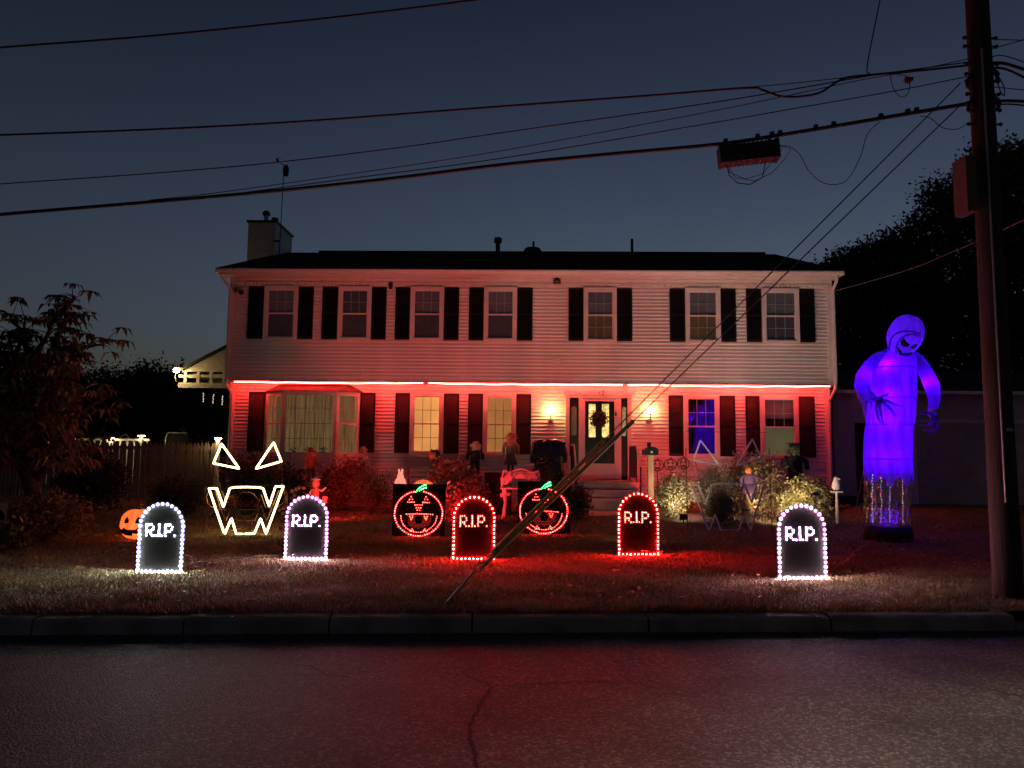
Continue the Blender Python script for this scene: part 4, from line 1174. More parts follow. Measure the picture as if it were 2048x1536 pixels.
tree('far_tree', 'dim far tree behind the porch lamp', b3, 7, crown_from_px(b3, 40, [(300, 770, 45), (350, 780, 45), (260, 780, 40), (310, 830, 60), (390, 800, 45), (420, 830, 50), (230, 830, 50)]), M_lf_tree, 12000, .24, .25)
b4 = (at(160, 900, 42).x, 42, .38)
tree('far_tree', 'dim far tree showing through the small brown tree', b4, 7, crown_from_px(b4, 42, [(190, 775, 45), (120, 790, 55), (60, 800, 55), (0, 810, 60), (150, 840, 60), (60, 860, 70)]), M_lf_tree, 10000, .24, .25)
b5 = (at(560, 900, 46).x, 46, .38)
tree('far_tree', 'dim far tree mostly hidden by the house end', b5, 6, crown_from_px(b5, 46, [(430, 800, 60), (500, 810, 70), (420, 850, 60)]), M_lf_tree, 5000, .24, .25)
# small brown tree at the left edge
tb = on_ground(75, 11.6); tb.z = ground_z(tb.x, tb.y)
bt = thing('small_tree', 'small brown leaved tree with leaning trunk at the picture edge', 'tree', tb, 0)
def tl(px, py, dy=0.0):
    p = at(px, py, 11.6 + dy); return Vector((p.x - tb.x, p.y - tb.y, p.z - tb.z))
mb = MB(); mb.tube([(0, 0, -.1), tl(72, 1010), tl(62, 960), tl(45, 930), tl(30, 905)], [.15, .125, .12, .1, .085], 9)
mb.tube([tl(62, 965), tl(100, 930), tl(130, 912), tl(170, 905)], [.085, .06, .05, .03], 8)
mb.build('trunk', M_bark, bt, True)
tips = []; mb = MB()
mains = [((30, 905), (20, 760), -.4), ((30, 905), (70, 720), .3), ((45, 930), (110, 700), -.2), ((30, 905), (-30, 720), .5), ((100, 930), (160, 820), -.5), ((20, 760), (50, 640), 0), ((70, 720), (105, 640), .3), ((110, 700), (135, 610), -.3),
         ((70, 720), (20, 630), .4), ((110, 700), (165, 700), -.4), ((20, 760), (-20, 650), -.3), ((100, 930), (200, 870), .3), ((45, 930), (120, 800), .6), ((110, 700), (205, 690), .1), ((105, 640), (150, 592), 0), ((160, 820), (225, 790), -.2)]
for (ax, ay), (bx_, by_), dy in mains:
    a = tl(ax, ay); b = tl(bx_, by_, dy); pts = limb_pts(a, b, 6, .05)
    mb.tube(pts, [.05 * (1 - .75 * i / 6) + .004 for i in range(7)], 6)
    for i in range(2, 7):
        for _ in range(3):
            d = Vector((random.gauss(0, 1), random.gauss(0, 1), random.gauss(.1, .8))).normalized() * random.uniform(.12, .45)
            q = pts[i] + d; mb.tube([pts[i], pts[i].lerp(q, .5) + Vector((0, 0, .03)), q], [.009, .006, .003], 4); tips.append(q)
mb.build('limbs', M_bark, bt, True)
V = []; Fc = []
for q in tips:     # drooping rosettes of long leaflets
    k = random.randint(6, 9)
    for i in range(k):
        a = 6.28 * i / k + random.uniform(-.3, .3); l = random.uniform(.12, .22); dr = random.uniform(.3, 1.0)
        d = Vector((math.cos(a), math.sin(a), 0)); s = Vector((-math.sin(a), math.cos(a), 0)) * l * .17
        m_ = q + d * l * .6 + Vector((0, 0, -.12 * l)); e = q + d * l + Vector((0, 0, -dr * l))
        n_ = len(V); V += [q, m_ + s, e, m_ - s]; Fc.append((n_, n_ + 1, n_ + 2, n_ + 3))
low = [tl(random.uniform(-40, 150), random.uniform(700, 925), random.uniform(-.9, .9)) for _ in range(480)]
for q in low:
    k = random.randint(6, 8)
    for i in range(k):
        a = 6.28 * i / k + random.uniform(-.3, .3); l = random.uniform(.13, .22); dr = random.uniform(.3, 1.0)
        d = Vector((math.cos(a), math.sin(a), 0)); s = Vector((-math.sin(a), math.cos(a), 0)) * l * .17
        m_ = q + d * l * .6 + Vector((0, 0, -.12 * l)); e = q + d * l + Vector((0, 0, -dr * l))
        n_ = len(V); V += [q, m_ + s, e, m_ - s]; Fc.append((n_, n_ + 1, n_ + 2, n_ + 3))
np_mesh('crown', np.array([tuple(v) for v in V]), np.array(Fc), M_lf_brown, bt)
# yard sign cut by the picture edge
p = on_ground(-8, 10.9)
t = thing('yard_sign', 'pale yard sign with dark oval at the picture edge', 'sign', p, R(4))
z0_, z1_ = at(5, 1060, 10.9).z - p.z, at(5, 1006, 10.9).z - p.z
MB().box(-.3, .19, -.006, .006, z0_, z1_).build('panel', pmat('pale sign board', (.5, .42, .38), .6), t)
MB().prism([(-.06 + .23 * math.cos(i * .262), (z0_ + z1_) / 2 + .14 * math.sin(i * .262)) for i in range(24)], -.011, -.0065).build('oval', M_board, t)
for x in (-.2, .12): MB().tube([(x, .01, 0), (x, .01, z0_ + .2)], .008, 6).build('stake', M_steel, t)

# ================================================================== UTILITY POLE AND CABLES
M_pole = pmat('creosoted pole', (.022, .015, .013), .9, var=.45, scale=5, stretch=(4, 4, .35), bump=.7)
pb = gp(2017, 1196)
PYD = pb.y
pole = thing('utility_pole', 'thick dark wooden utility pole at the kerb', 'utility pole', pb, 0)
mb = MB(); mb.lathe([(.142, -.3), (.14, .4), (.132, 2.5), (.122, 5), (.112, 8.5), (.105, 10)], 20); mb.build('shaft', M_pole, pole, True)
def pl(px, py, dy=0.0):
    p = at(px, py, PYD + dy); return Vector((p.x - pb.x, p.y - pb.y, p.z - pb.z))
a, b = pl(1919, 330, -.05), pl(1942, 428, -.05)
box = MB().box(a.x, a.x + .11, -.16, .08, b.z, a.z + .04).build('equipment_box', pmat('rusty grey cabinet', (.07, .04, .035), .6, var=.3), pole)
MB().box(a.x - .006, a.x + .116, -.166, .086, a.z + .041, a.z + .065).build('lid', MATS['rusty grey cabinet'], box)
MB().box(a.x + .04, a.x + .07, -.172, -.161, b.z + .05, a.z - .05).build('rib', MATS['rusty grey cabinet'], box)
for py in (78, 95, 130, 150, 165, 190, 208, 222, 250):
    c = pl(1955, py); r = .128
    mb = MB(); mb.tube([(-r - .05, -.02, c.z), (r + .05, -.02, c.z)], .011, 6)
    mb.ball((-r - .05, -.02, c.z), .024, 6, 5); mb.ball((r + .05, -.02, c.z), .024, 6, 5); mb.build('bolt', M_black, pole)
for py, s in ((165, -1), (150, 1), (212, -1), (205, 1)):
    c = pl(1955, py)
    mb = MB(); mb.tube([(s * .11, -.02, c.z + .07), (s * .17, -.02, c.z + .02), (s * .17, -.02, c.z - .06), (s * .11, -.02, c.z - .1)], .02, 6); mb.build('clamp', M_black, pole)
mb = MB(); mb.tube([(-.06, -.127, 1.0), (-.055, -.12, 3.5), (-.05, -.112, 6)], .012, 6); mb.build('ground_wire', M_steel, pole)
MB().box(-.02, .05, -.14, -.134, pl(1990, 863).z, pl(1990, 857).z).build('tag_plate', M_steel, pole)
# spare runs right of the pole
def cable(label, pts, r, loose=0.0, name='overhead_cable', mat=None, group='cables along the street', n=6, lash=None):
    P = [Vector(p) for p in pts]
    # smooth with Catmull-Rom
    out = []
    for i in range(len(P) - 1):
        p0, p1, p2, p3 = P[max(i - 1, 0)], P[i], P[i + 1], P[min(i + 2, len(P) - 1)]
        for k in range(8):
            t = k / 8
            out.append(.5 * ((2 * p1) + (-p0 + p2) * t + (2 * p0 - 5 * p1 + 4 * p2 - p3) * t * t + (-p0 + 3 * p1 - 3 * p2 + p3) * t ** 3))
    out.append(P[-1])
    mb = MB(); mb.tube(out, r, n)
    if lash:
        t = thing(name, label, 'cable', P[-1], 0, group)
        mb2 = MB(); mb2.tube([q - P[-1] for q in out], r, n); mb2.build('sheath', mat or M_rubber, t, True)
        for q in lash:
            c = min(out, key=lambda v: (v - q).length) - P[-1]
            MB().box(c.x - .022, c.x + .022, c.y - .02, c.y + .02, c.z - r * .6, c.z + r + .03).build('lashing_clamp', M_black, t)
        return t
    o = mb.build(name, mat or M_rubber, None, True)
    tag(o, label, 'cable', group)
    return o
def cy(px): return 9.3 - (px / 1930) * (9.3 - PYD)
def cpts(l): return [at(px, py, cy(px)) for px, py in l]
cable('highest cable crossing the top corner of the sky', [at(px, py, 9.6 - px / 1000 * .6) for px, py in ((-150, 109), (0, 95), (300, 72), (600, 42), (800, 19), (955, -1), (1100, -20), (1300, -50))], .013)
cable('upper cable with a slack dip near the pole', cpts([(-150, 276), (0, 270), (300, 259), (600, 243), (1000, 213), (1300, 191), (1490, 176), (1525, 180), (1560, 192), (1600, 193), (1640, 185), (1670, 166), (1695, 155), (1760, 148), (1850, 140), (1932, 131), (1952, 128)]), .013)
cable('thin messenger wire above the slack dip', cpts([(1490, 175), (1600, 165), (1750, 148), (1850, 136), (1930, 119), (1952, 114)]), .005)
cable('thin cable below the slack dip', cpts([(-150, 381), (0, 368), (300, 347), (540, 326), (800, 295), (1000, 266), (1400, 209), (1600, 176), (1750, 150), (1930, 125), (1952, 121)]), .007)
cable('thin cable sagging just under the slack dip', cpts([(300, 400), (430, 386), (700, 348), (1000, 302), (1400, 227), (1600, 186), (1760, 153), (1930, 132), (1952, 130)]), .005)
cable('thin cable above the splice box', cpts([(200, 414), (400, 396), (700, 357), (1000, 317), (1400, 250), (1600, 215), (1800, 180), (1920, 156), (1952, 150)]), .006)
main_pts = [(-150, 444), (0, 429), (300, 404), (560, 381), (800, 355), (1000, 330), (1200, 310), (1430, 289), (1560, 270), (1700, 247), (1800, 230), (1932, 208), (1955, 204)]
lash = [at(px, py, cy(px)) for px, py in ((1450, 284), (1520, 275), (1540, 272), (1560, 270), (1630, 255), (1665, 251), (1765, 234), (1810, 227), (1840, 222))]
cable('thickest black cable carrying the splice box', cpts(main_pts), .022, lash=lash)
cable('short thick cable running from the pole past the picture edge at mid height', [at(px, py, PYD + .05 + (px - 1955) * .001) for px, py in ((1960, 128), (2000, 126), (2030, 133), (2080, 150), (2150, 178))], .018)
cable('short slack cable leaving the pole below the thick one', [at(px, py, PYD) for px, py in ((1965, 138), (2000, 136), (2030, 146), (2080, 172))], .013)
cable('lower thick cable leaving the pole toward the picture edge', [at(px, py, PYD + .05) for px, py in ((1960, 207), (2000, 202), (2048, 203), (2120, 209))], .018)
cable('slack loop cable under the lower thick cable', [at(px, py, PYD) for px, py in ((1983, 214), (2000, 209), (2030, 209), (2100, 217))], .009)
cable('thin wire leaving the top of the pole toward the picture edge', [at(px, py, PYD) for px, py in ((1960, 77), (2000, 79), (2100, 82))], .005)
cable('thin wire climbing from the pole to the picture edge', [at(px, py, PYD) for px, py in ((1975, 101), (2000, 93), (2048, 79), (2100, 62))], .005)
cable('paired thin wires between the two thick cables at the picture edge', [at(px, py, PYD) for px, py in ((1975, 174), (2010, 176), (2100, 186))], .005)
cable('tangled drop wire looping beside the pole', [at(px, py, PYD - .1) for px, py in ((1984, 132), (1990, 150), (2000, 180), (2008, 192), (2009, 180), (2004, 165), (1990, 140), (1984, 118), (1990, 112), (2010, 112), (2060, 128))], .006)
cable('service wire dropping from the top edge to the cable bundle', [at(px, py, cy(px) - .02) for px, py in ((1766, -30), (1750, 50), (1738, 110), (1734, 142), (1740, 146))], .007)
cable('faint service wire crossing the dark trees to the house corner', [to_world(HW + .05, 0, hz(1672, 583, 0)), at(1800, 545, 15.5), at(1900, 506, 12.5), at(2048, 440, 10), at(2200, 360, 8.5)], .008, mat=pmat('grey wire', (.25, .22, .2), .6))
for pts, lab in (([(1780, 148), (1786, 175), (1800, 193), (1815, 188), (1820, 165), (1812, 152), (1795, 150)], 'small coiled wire hanging under the cable bundle near the pole'),
                 ([(1560, 291), (1580, 294), (1600, 310), (1620, 345), (1650, 367), (1685, 366), (1705, 345), (1722, 310), (1735, 268), (1760, 243)], 'long slack loop hanging between the splice box and pole'),
                 ([(1840, 232), (1860, 236), (1885, 255), (1915, 258), (1936, 245)], 'small slack loop hanging beside the pole under the thick cable')):
    cable(lab, [at(px, py, cy(px) - .06) for px, py in pts], .0045, group='slack loops')
# small red tap box
p = at(1815, 158, cy(1815) - .04)
t = thing('tap_box', 'small reddish tap box hanging in the cable bundle', 'junction box', p, 0)
mb = MB(); mb.prism([(-.04, -.03), (.05, -.03), (.065, .015), (-.03, .02)], -.02, .02); mb.build('case', pmat('faded red plastic', (.25, .07, .06), .6), t)
for x in (-.02, .0, .02): MB().tube([(x, 0, -.03), (x, 0, -.06)], .006, 5).build('port', M_black, t)
# splice closure
c0, c1 = at(1440, 313, cy(1440) - .05), at(1553, 300, cy(1553) - .05)
ax = (c1 - c0); L_ = ax.length; rzb = math.atan2(ax.y, ax.x); tilt = -math.asin(ax.z / L_)
sp = thing('splice_box', 'long black splice box slung under the thick cable', 'splice box', c0, 0)
sp.rotation_euler = (0, tilt, rzb)
hgt = .105
mb = MB(); mb.prism_x([(-.09, -hgt), (-.1, -hgt * .3), (-.08, hgt * .9), (.08, hgt * .9), (.1, -hgt * .3), (.09, -hgt)], 0, L_); mb.build('case', M_rubber, sp)
for i in range(13):
    x = .02 + (L_ - .05) * i / 12
    MB().prism_x([(-.1, -hgt - .008), (-.112, -hgt * .3), (-.09, hgt), (.09, hgt), (.112, -hgt * .3), (.1, -hgt - .008)], x, x + .012).build('rib', M_rubber, sp)
for x in (.0, L_): MB().prism_x([(-.105, -hgt * 1.1), (-.105, hgt), (.105, hgt), (.105, -hgt * 1.1)], x - .015, x + .015).build('end_plate', M_rubber, sp)
for x in (.1, L_ - .06): MB().tube([(x, .02, hgt * .8), (x, .04, hgt + .07)], .012, 6).build('hanger', M_black, sp)
for i, (pts) in enumerate(([(1455, 335), (1458, 350), (1475, 366), (1500, 369), (1525, 355), (1531, 325)], [(1453, 330), (1460, 345), (1490, 358), (1525, 348), (1556, 310), (1566, 295), (1550, 288)], [(1456, 332), (1470, 355), (1510, 362), (1545, 345), (1568, 320), (1582, 298), (1560, 290)])):
    P = [sp.matrix_basis.inverted() @ at(px, py, cy(px) - .07 - .02 * i) for px, py in pts]
    MB().tube(P, .006 if i == 0 else .004, 5).build('fibre_loop', M_rubber, sp)

# guy wires with plastic guards
M_guard = pmat('faded yellow guy guard', (.7, .5, .17), .5, var=.2, scale=8)
ga_ = gp(886, 1206)
topA = at(1921, 166, PYD - .0); topB = at(1918, 213, PYD - .0)
def guy(label, top, off, g0, g1, r):
    t = thing('guy_wire', label, 'guy wire', ga_ + Vector((off, 0, 0)), 0, 'guy wires to the pole')
    o = ga_ + Vector((off, 0, 0)); d = top - o
    MB().tube([d * .065, d], .0075, 6).build('strand', M_steel, t)
    n = d.normalized(); s = Vector((n.z, 0, -n.x))
    a, b = d * g0, d * g1
    # open C shaped guard
    mb = MB(); mb.tube([a, a.lerp(b, .5), b], r, 10, flat=.75); g = mb.build('guard', M_guard, t, False)
    for q in (.04, .96):
        c = a.lerp(b, q); MB().ball(c + Vector((0, -r * .9, 0)), .012, 8, 6).build('bolt', M_black, g)
    return t, o, d
t, o, d = guy('guy wire whose yellow guard ends lower, in front of the door', topA, -.012, .085, .282, .027)
t2, o2, d2 = guy('guy wire whose yellow guard reaches higher, past the sidelight', topB, .02, .06, .335, .03)
anc = thing('guy_anchor', 'steel anchor rod with eye holding the guy wires in the lawn', 'anchor', ga_, 0)
e = d * .052
MB().tube([(-.06, 0, -.1), e], .012, 8).build('rod', M_steel, anc)
mb = MB(); n = d.normalized(); s = Vector((-n.z, 0, n.x))
mb.tube([e, e + n * .05 + s * .035, e + n * .1 + s * .03, e + n * .13, e + n * .1 - s * .03, e + n * .05 - s * .035], .011, 6, closed=True); mb.build('eye', M_steel, anc)

# ================================================================== LIT LAWN SIGNS
ICO = None
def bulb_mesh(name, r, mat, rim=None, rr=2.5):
    """a small lamp dome before a flat glowing disc that imitates its bloom halo"""
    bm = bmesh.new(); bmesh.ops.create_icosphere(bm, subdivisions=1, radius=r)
    if rim:  # added disc whose glow stands in for bloom
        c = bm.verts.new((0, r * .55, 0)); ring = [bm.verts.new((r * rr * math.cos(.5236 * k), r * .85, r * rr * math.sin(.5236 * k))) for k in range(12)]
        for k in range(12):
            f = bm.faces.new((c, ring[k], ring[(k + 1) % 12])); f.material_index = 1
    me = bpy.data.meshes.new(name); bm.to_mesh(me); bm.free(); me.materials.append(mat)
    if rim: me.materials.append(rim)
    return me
halo_white = emat('white bloom halo', (.42, .42, .95), .9)  # rim colours glow to imitate the camera bloom around each bulb
halo_pink = emat('pink bloom halo', (.8, .22, .7), .9)
halo_red = emat('red bloom halo', (1.0, .003, .003), .9)
halo_green = emat('green bloom halo', (.01, .8, .05), .3)
E_green = emat('green bulb', (.02, 1.0, .06), 40)
E_redtiny = emat('tiny dim red bulb', (1.0, .05, .04), .7)
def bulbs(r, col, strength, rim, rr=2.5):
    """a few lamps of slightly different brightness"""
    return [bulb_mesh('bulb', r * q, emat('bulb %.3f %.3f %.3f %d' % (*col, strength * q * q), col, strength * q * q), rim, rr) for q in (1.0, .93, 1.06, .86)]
B_white = bulbs(.009, (.90, .95, .94), 360, halo_white, 2.9); B_pink = bulbs(.009, (1.0, .60, .74), 360, halo_pink, 2.9); B_red = bulbs(.009, (1.0, .011, .009), 820, halo_red, 2.9)
B_whs = bulbs(.0085, (.86, .92, 1), 30, halo_white, 1.9); B_pks = bulbs(.0085, (1, .66, .86), 30, halo_pink, 1.9); B_rds = bulbs(.0082, (1, .03, .02), 40, halo_red, 1.9)
B_rp = bulbs(.007, (1.0, .014, .012), 110, halo_red); B_rps = bulbs(.0056, (1.0, .03, .02), 36, halo_red, 1.9); B_gp = bulbs(.0065, (.02, 1.0, .06), 40, halo_green)
GLYPH = {'R': ['###.', '#..#', '#..#', '###.', '#.#.', '#..#'], 'I': ['#', '#', '#', '#', '#', '#'], 'P': ['###.', '#..#', '#..#', '###.', '#...', '#...'], '.': ['.', '.', '.', '.', '.', '#']}
def rip_sign(px, py, w, label, outer, inner, rz=0.0):
    p = gp(px, py)
    t = thing('tombstone_sign', label, 'lawn sign', p, rz, 'light up tombstone signs')
    H = w * 1.53; r = w / 2; hs = H - r
    poly = [(-r - .02, 0), (r + .02, 0), (r + .02, hs)] + [((r + .02) * math.cos(a), hs + (r + .02) * math.sin(a)) for a in [math.pi * i / 24 for i in range(1, 24)]] + [(-r - .02, hs)]
    bd = MB().prism(poly, 0, .012).build('board', M_board, t)
    for x in (-r * .7, r * .7): MB().box(x - .012, x + .012, .014, .034, -.12, H * .5).build('stake', M_steel, t)
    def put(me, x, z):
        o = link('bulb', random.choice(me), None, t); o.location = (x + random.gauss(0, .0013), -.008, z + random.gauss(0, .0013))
    pts = []
    ns = 10
    for i in range(ns + 1):
        z = .03 + (hs - .03) * i / ns
        pts += [(-r, z), (r, z)]
    na = 14
    for i in range(1, na): a = math.pi * i / na; pts.append((r * math.cos(a), hs + r * math.sin(a)))
    nb = 10
    for i in range(0, nb + 1): pts.append((-r + 2 * r * i / nb, .012))
    for x, z in pts: put(outer, x, z)
    # letters of small lamps
    dp = w * .05; x = -r * .68; base = H * .535
    for ch in 'R.I.P.':
        g = GLYPH[ch]; cols = len(g[0])
        for ri, row in enumerate(g):
            for ci, c in enumerate(row):
                if c == '#': put(inner, x + ci * dp, base + (5 - ri) * dp * .98)
        x += (cols + (.55 if ch == '.' else .35)) * dp * (1.0)
    return t
rip_sign(318, 1145, .52, 'cool white light up tombstone sign in front of the inflatable pumpkin', B_white, B_whs, R(-3))
rip_sign(611, 1119, .535, 'pinkish white light up tombstone sign beside the lit rope face', B_pink, B_pks)
rip_sign(947, 1119, .54, 'red light up tombstone sign between the two pumpkin signs', B_red, B_rds, R(3))
rip_sign(1277, 1110, .56, 'red light up tombstone sign in front of the porch steps', B_red, B_rds, R(5))
rip_sign(1606, 1158, .56, 'pinkish white light up tombstone sign near the tall ghost', B_pink, B_pks, R(4))

def pumpkin_sign(px, py, label):
    p = gp(px, py); S = 11.9 / F
    Y = p.y; k = Y / F / 4.876            # zoomed photo pixel -> metres
    t = thing('pumpkin_sign', label, 'lawn sign', p, 0, 'light up pumpkin signs')
    X0, Z0 = 465, 650
    def L(u, v): return ((u - X0) * k, (Z0 - v) * k)
    MB().box(*(L(213, 0)[0], L(722, 0)[0]), 0, .012, 0, L(0, 150)[1]).build('board', M_board, t)
    for u in (280, 650): x = L(u, 0)[0]; MB().box(x - .012, x + .012, .014, .034, -.12, .5).build('stake', M_steel, t)
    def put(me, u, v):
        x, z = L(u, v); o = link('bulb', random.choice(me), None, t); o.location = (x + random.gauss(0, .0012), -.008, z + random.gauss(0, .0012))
    n = 60
    for i in range(n):
        a = 2 * math.pi * i / n
        if abs(a - math.pi / 2) < .12: continue
        u = 465 + 230 * math.cos(a); v = 432 - 213 * math.sin(a)
        if math.sin(a) < 0: u = 465 + (230 - 14 * math.sin(a) ** 4) * math.cos(a)
        put(B_rp, u, min(v, 644))
    for cx in (390, 535):
        for u, v in ((0, 272), (-13, 298), (13, 298), (-30, 325), (-10, 325), (10, 325), (30, 325)): put(B_rps, cx + u, v)
    for u, v in ((430, 350), (453, 350), (476, 350), (499, 350), (443, 375), (465, 378), (487, 375), (454, 400), (474, 400)): put(B_rps, u, v)
    for i in range(13): put(B_rps, 350 + i * 21, 440 - 6 * math.sin(math.pi * i / 12))
    for cx in (397, 538):
        for u, v in ((-15, 458), (12, 458), (-8, 474), (8, 474), (0, 490)): put(B_rps, cx + u, v)
    for cx in (406, 528):
        for u, v in ((0, 578), (-9, 592), (10, 592), (-15, 604), (16, 604)): put(B_rps, cx + u, v)
    for i in range(25):
        a = math.pi + math.pi * i / 24
        put(B_rps, 468 + 172 * math.cos(a), 458 - 152 * math.sin(a))
    for i in range(8):
        q = i / 7; put(B_gp, 436 + 94 * q, 225 - 68 * math.sin(q * 1.5)); 
        if i > 1: put(B_gp, 450 + 82 * q, 232 - 48 * math.sin(q * 1.5))
    mb = MB()
    for i in range(9):
        for j in range(17):
            u = 370 + j * 13 + (6 if i % 2 else 0); v = 462 + i * 14
            if ((u - 468) / 130) ** 2 + ((v - 470) / 105) ** 2 < 1 and not ((u - 468) ** 2 + (v - 490) ** 2 < 35 ** 2):
                x, z = L(u, v); mb.ball((x, -.004, z), .004, 5, 4)
    mb.build('mouth_lamps', E_redtiny, t, kind='stuff')
pumpkin_sign(836, 1073, 'light up pumpkin face sign beside the dark rounded bush')
pumpkin_sign(1087, 1068, 'light up pumpkin face sign behind the slanting guy guards')

# ---- rope light faces
def rope_face(px, py, lit, label, dx=0):
    p = gp(px, py); k = p.y / F / 4.096
    t = thing('rope_light_pumpkin', label, 'light frame', p, 0, 'rope light pumpkin faces')
    def L(u, v): return ((u - 1190) * k, 0, (858 - v) * k)
    M_rope = emat('warm rope light', (1, .66, .26), 4.6) if lit else pmat('unlit clear rope', (.92, .82, .76), .2, var=.25, scale=60, spec=.9)
    M_wire = pmat('copper frame wire', (.35, .2, .12), .45, metal=.4) if lit else pmat('grey frame wire', (.16, .13, .13), .5)
    def rope(name, pts, r=.015 if lit else .0165, mat=None, closed=False):
        P = [Vector(L(u, v)) for u, v in pts]; out = []
        m = len(P)
        for i in range(m if closed else m - 1):
            a, b = P[i], P[(i + 1) % m]
            n_ = max(2, int((b - a).length / .02))
            for j in range(n_): out.append(a.lerp(b, j / n_))
        if not closed: out.append(P[-1])
        rr = [r * (1.12 if i % 2 else .88) for i in range(len(out))] if mat is None else [r] * len(out)
        mb = MB(); mb.tube(out, rr, 6, closed=closed); mb.build(name, mat or M_rope, t)
    rope('eye', [(965, 130), (908, 290), (1118, 330)], closed=True)
    rope('eye', [(1390, 115), (1460, 268), (1255, 330)], closed=True)
    rope('mouth', [(880, 492), (945, 492), (1005, 640), (1050, 490), (1090, 481), (1190, 478), (1280, 480), (1320, 488), (1375, 630), (1420, 472), (1485, 468), (1360, 850), (1310, 730), (1265, 850), (1120, 855), (1075, 730), (1025, 858)], closed=True)
    W = M_wire; r = .006
    rope('frame_wire', [(885, 300), (905, 400), (925, 480), (975, 640), (1030, 750), (1075, 632), (1125, 745), (1265, 745), (1305, 620), (1360, 745), (1450, 500)], r, W)
    rope('frame_wire', [(920, 300), (970, 480), (1020, 590), (1072, 548), (1110, 660), (1270, 660), (1305, 535), (1345, 640), (1430, 640)], r, W)
    rope('frame_wire', [(1190 + 98 * math.cos(i * .3142), 617 + 98 * math.sin(i * .3142)) for i in range(20)], r, W, True)
    rope('frame_wire', [(1465, 285), (1475, 400), (1470, 470)], r, W)
    rope('frame_wire', [(890, 495), (862, 560), (880, 620), (940, 660), (1030, 665)], r, W)
    rope('frame_wire', [(1480, 470), (1508, 530), (1490, 600), (1440, 645), (1360, 655)], r, W)
    rope('frame_wire', [(960, 640), (880, 720), (870, 800), (905, 830)], r * .7, W)
    for u, v0 in ((845, 195), (1525, 190)): 
        rope('stake', [(u, v0), (u + 8, 880)], .008, M_black)
    rope('cross_bar', [(845, 60 if not lit else 470), (1525, 60 if not lit else 465)], .004, M_black)
    if lit:
        rope('cord', [(880, 800), (905, 835), (1010, 825), (1150, 812), (1160, 800)], .004, W)
    return t
rope_face(490, 1069, True, 'glowing warm rope light jack o lantern face on a wire frame')
rope_face(1459, 1062, False, 'unlit rope light jack o lantern face on a wire frame')

def cord(label, pts, mat):
    P = [gp(*q) + Vector((0, 0, .03)) for q in pts]; out = []
    for a, b in zip(P[:-1], P[1:]):
        n_ = max(2, int((b - a).length / .12))
        for i in range(n_): out.append(a.lerp(b, i / n_) + Vector((random.gauss(0, .02), random.gauss(0, .02), random.uniform(0, .02))))
    out.append(P[-1]); o = MB().tube(out, .006, 5).build('extension_cord', mat, None, True); tag(o, label, 'cord', 'extension cords on the lawn')
M_cordo = pmat('orange cord', (.5, .14, .03), .5); M_cordg = pmat('dark green cord', (.02, .05, .025), .5)
cord('thin dark cord running between the cool white and pinkish tombstones', [(345, 1144), (400, 1130), (470, 1122), (560, 1117), (600, 1118)], M_cordg)
cord('thin dark cord running from the red tombstone toward the steps', [(1300, 1109), (1330, 1090), (1300, 1060), (1240, 1042), (1180, 1036)], M_cordg)
cord('orange cord lying behind the pinkish tombstone near the tall ghost', [(1640, 1156), (1690, 1130), (1720, 1100), (1745, 1084)], M_cordo)
# ---- inflatable pumpkin (only its round body is built)
p = gp(276, 1081)
ip = thing('inflatable_pumpkin', 'orange inflatable jack o lantern half behind the cool white tombstone', 'inflatable', p, 0)
kk = p.y / F; Rw = 35 * kk; Rh = 32 * kk
vs = []; fs = []; n = 48; m = 16
for i in range(m + 1):
    a = math.pi * i / m
    for j in range(n):
        q = 2 * math.pi * j / n; lobe = 1 - .06 * abs(math.sin(q * 5)) ** 3 * 0 + .05 * (abs(math.cos(q * 4)) - .6)
        e = max(math.sin(a), .03) ** .8
        vs.append((Rw * e * lobe * math.cos(q), Rw * .85 * e * lobe * math.sin(q), Rh - Rh * math.cos(a) * (1 - .12 * (1 - e))))
for i in range(m):
    for j in range(n): fs.append((i * n + j, i * n + (j + 1) % n, (i + 1) * n + (j + 1) % n, (i + 1) * n + j))
MB().add(vs, fs).build('body', sheer_mat('orange nylon', (.9, .20, .07), .6, .04), ip, True)
def face_patch(poly, name):
    mb = MB(); n_ = len(poly); V_ = []
    for x, z in poly:
        u, v = x * Rw, z * Rh
        y = -Rw * .85 * 1.03 * math.sqrt(max(.02, 1 - (u / Rw) ** 2 * .93 - (v / Rh) ** 2 * .93)) - .012
        V_.append((u, y, Rh + v))
    mb.add(V_, [tuple(range(n_))]); mb.build(name, M_board, ip)
for s in (-1, 1): face_patch([(s * .32 - .15 + .04, .12), (s * .32 + .17, .14), (s * .32 + .2, .3), (s * .32 + .03, .52), (s * .32 - .06, .42)], 'eye')
face_patch([(-.8, -.2), (-.5, -.26), (-.5, -.16), (-.3, -.16), (-.3, -.28), (.0, -.3), (.3, -.28), (.3, -.16), (.5, -.16), (.5, -.26), (.75, -.2), (.7, -.5), (.3, -.62), (.3, -.5), (.05, -.5), (.05, -.64), (-.35, -.62), (-.7, -.48)], 'mouth')
MB().lathe([(.05, Rh * 2 - .03), (.035, Rh * 2 + .03), (.045, Rh * 2 + .06)], 8).build('stem', pmat('green stem cloth', (.06, .1, .03), .7), ip)
lamp('inner_light', 'POINT', ip, (0, 0, Rh * .9), (1, .55, .35), 4.0, .05)

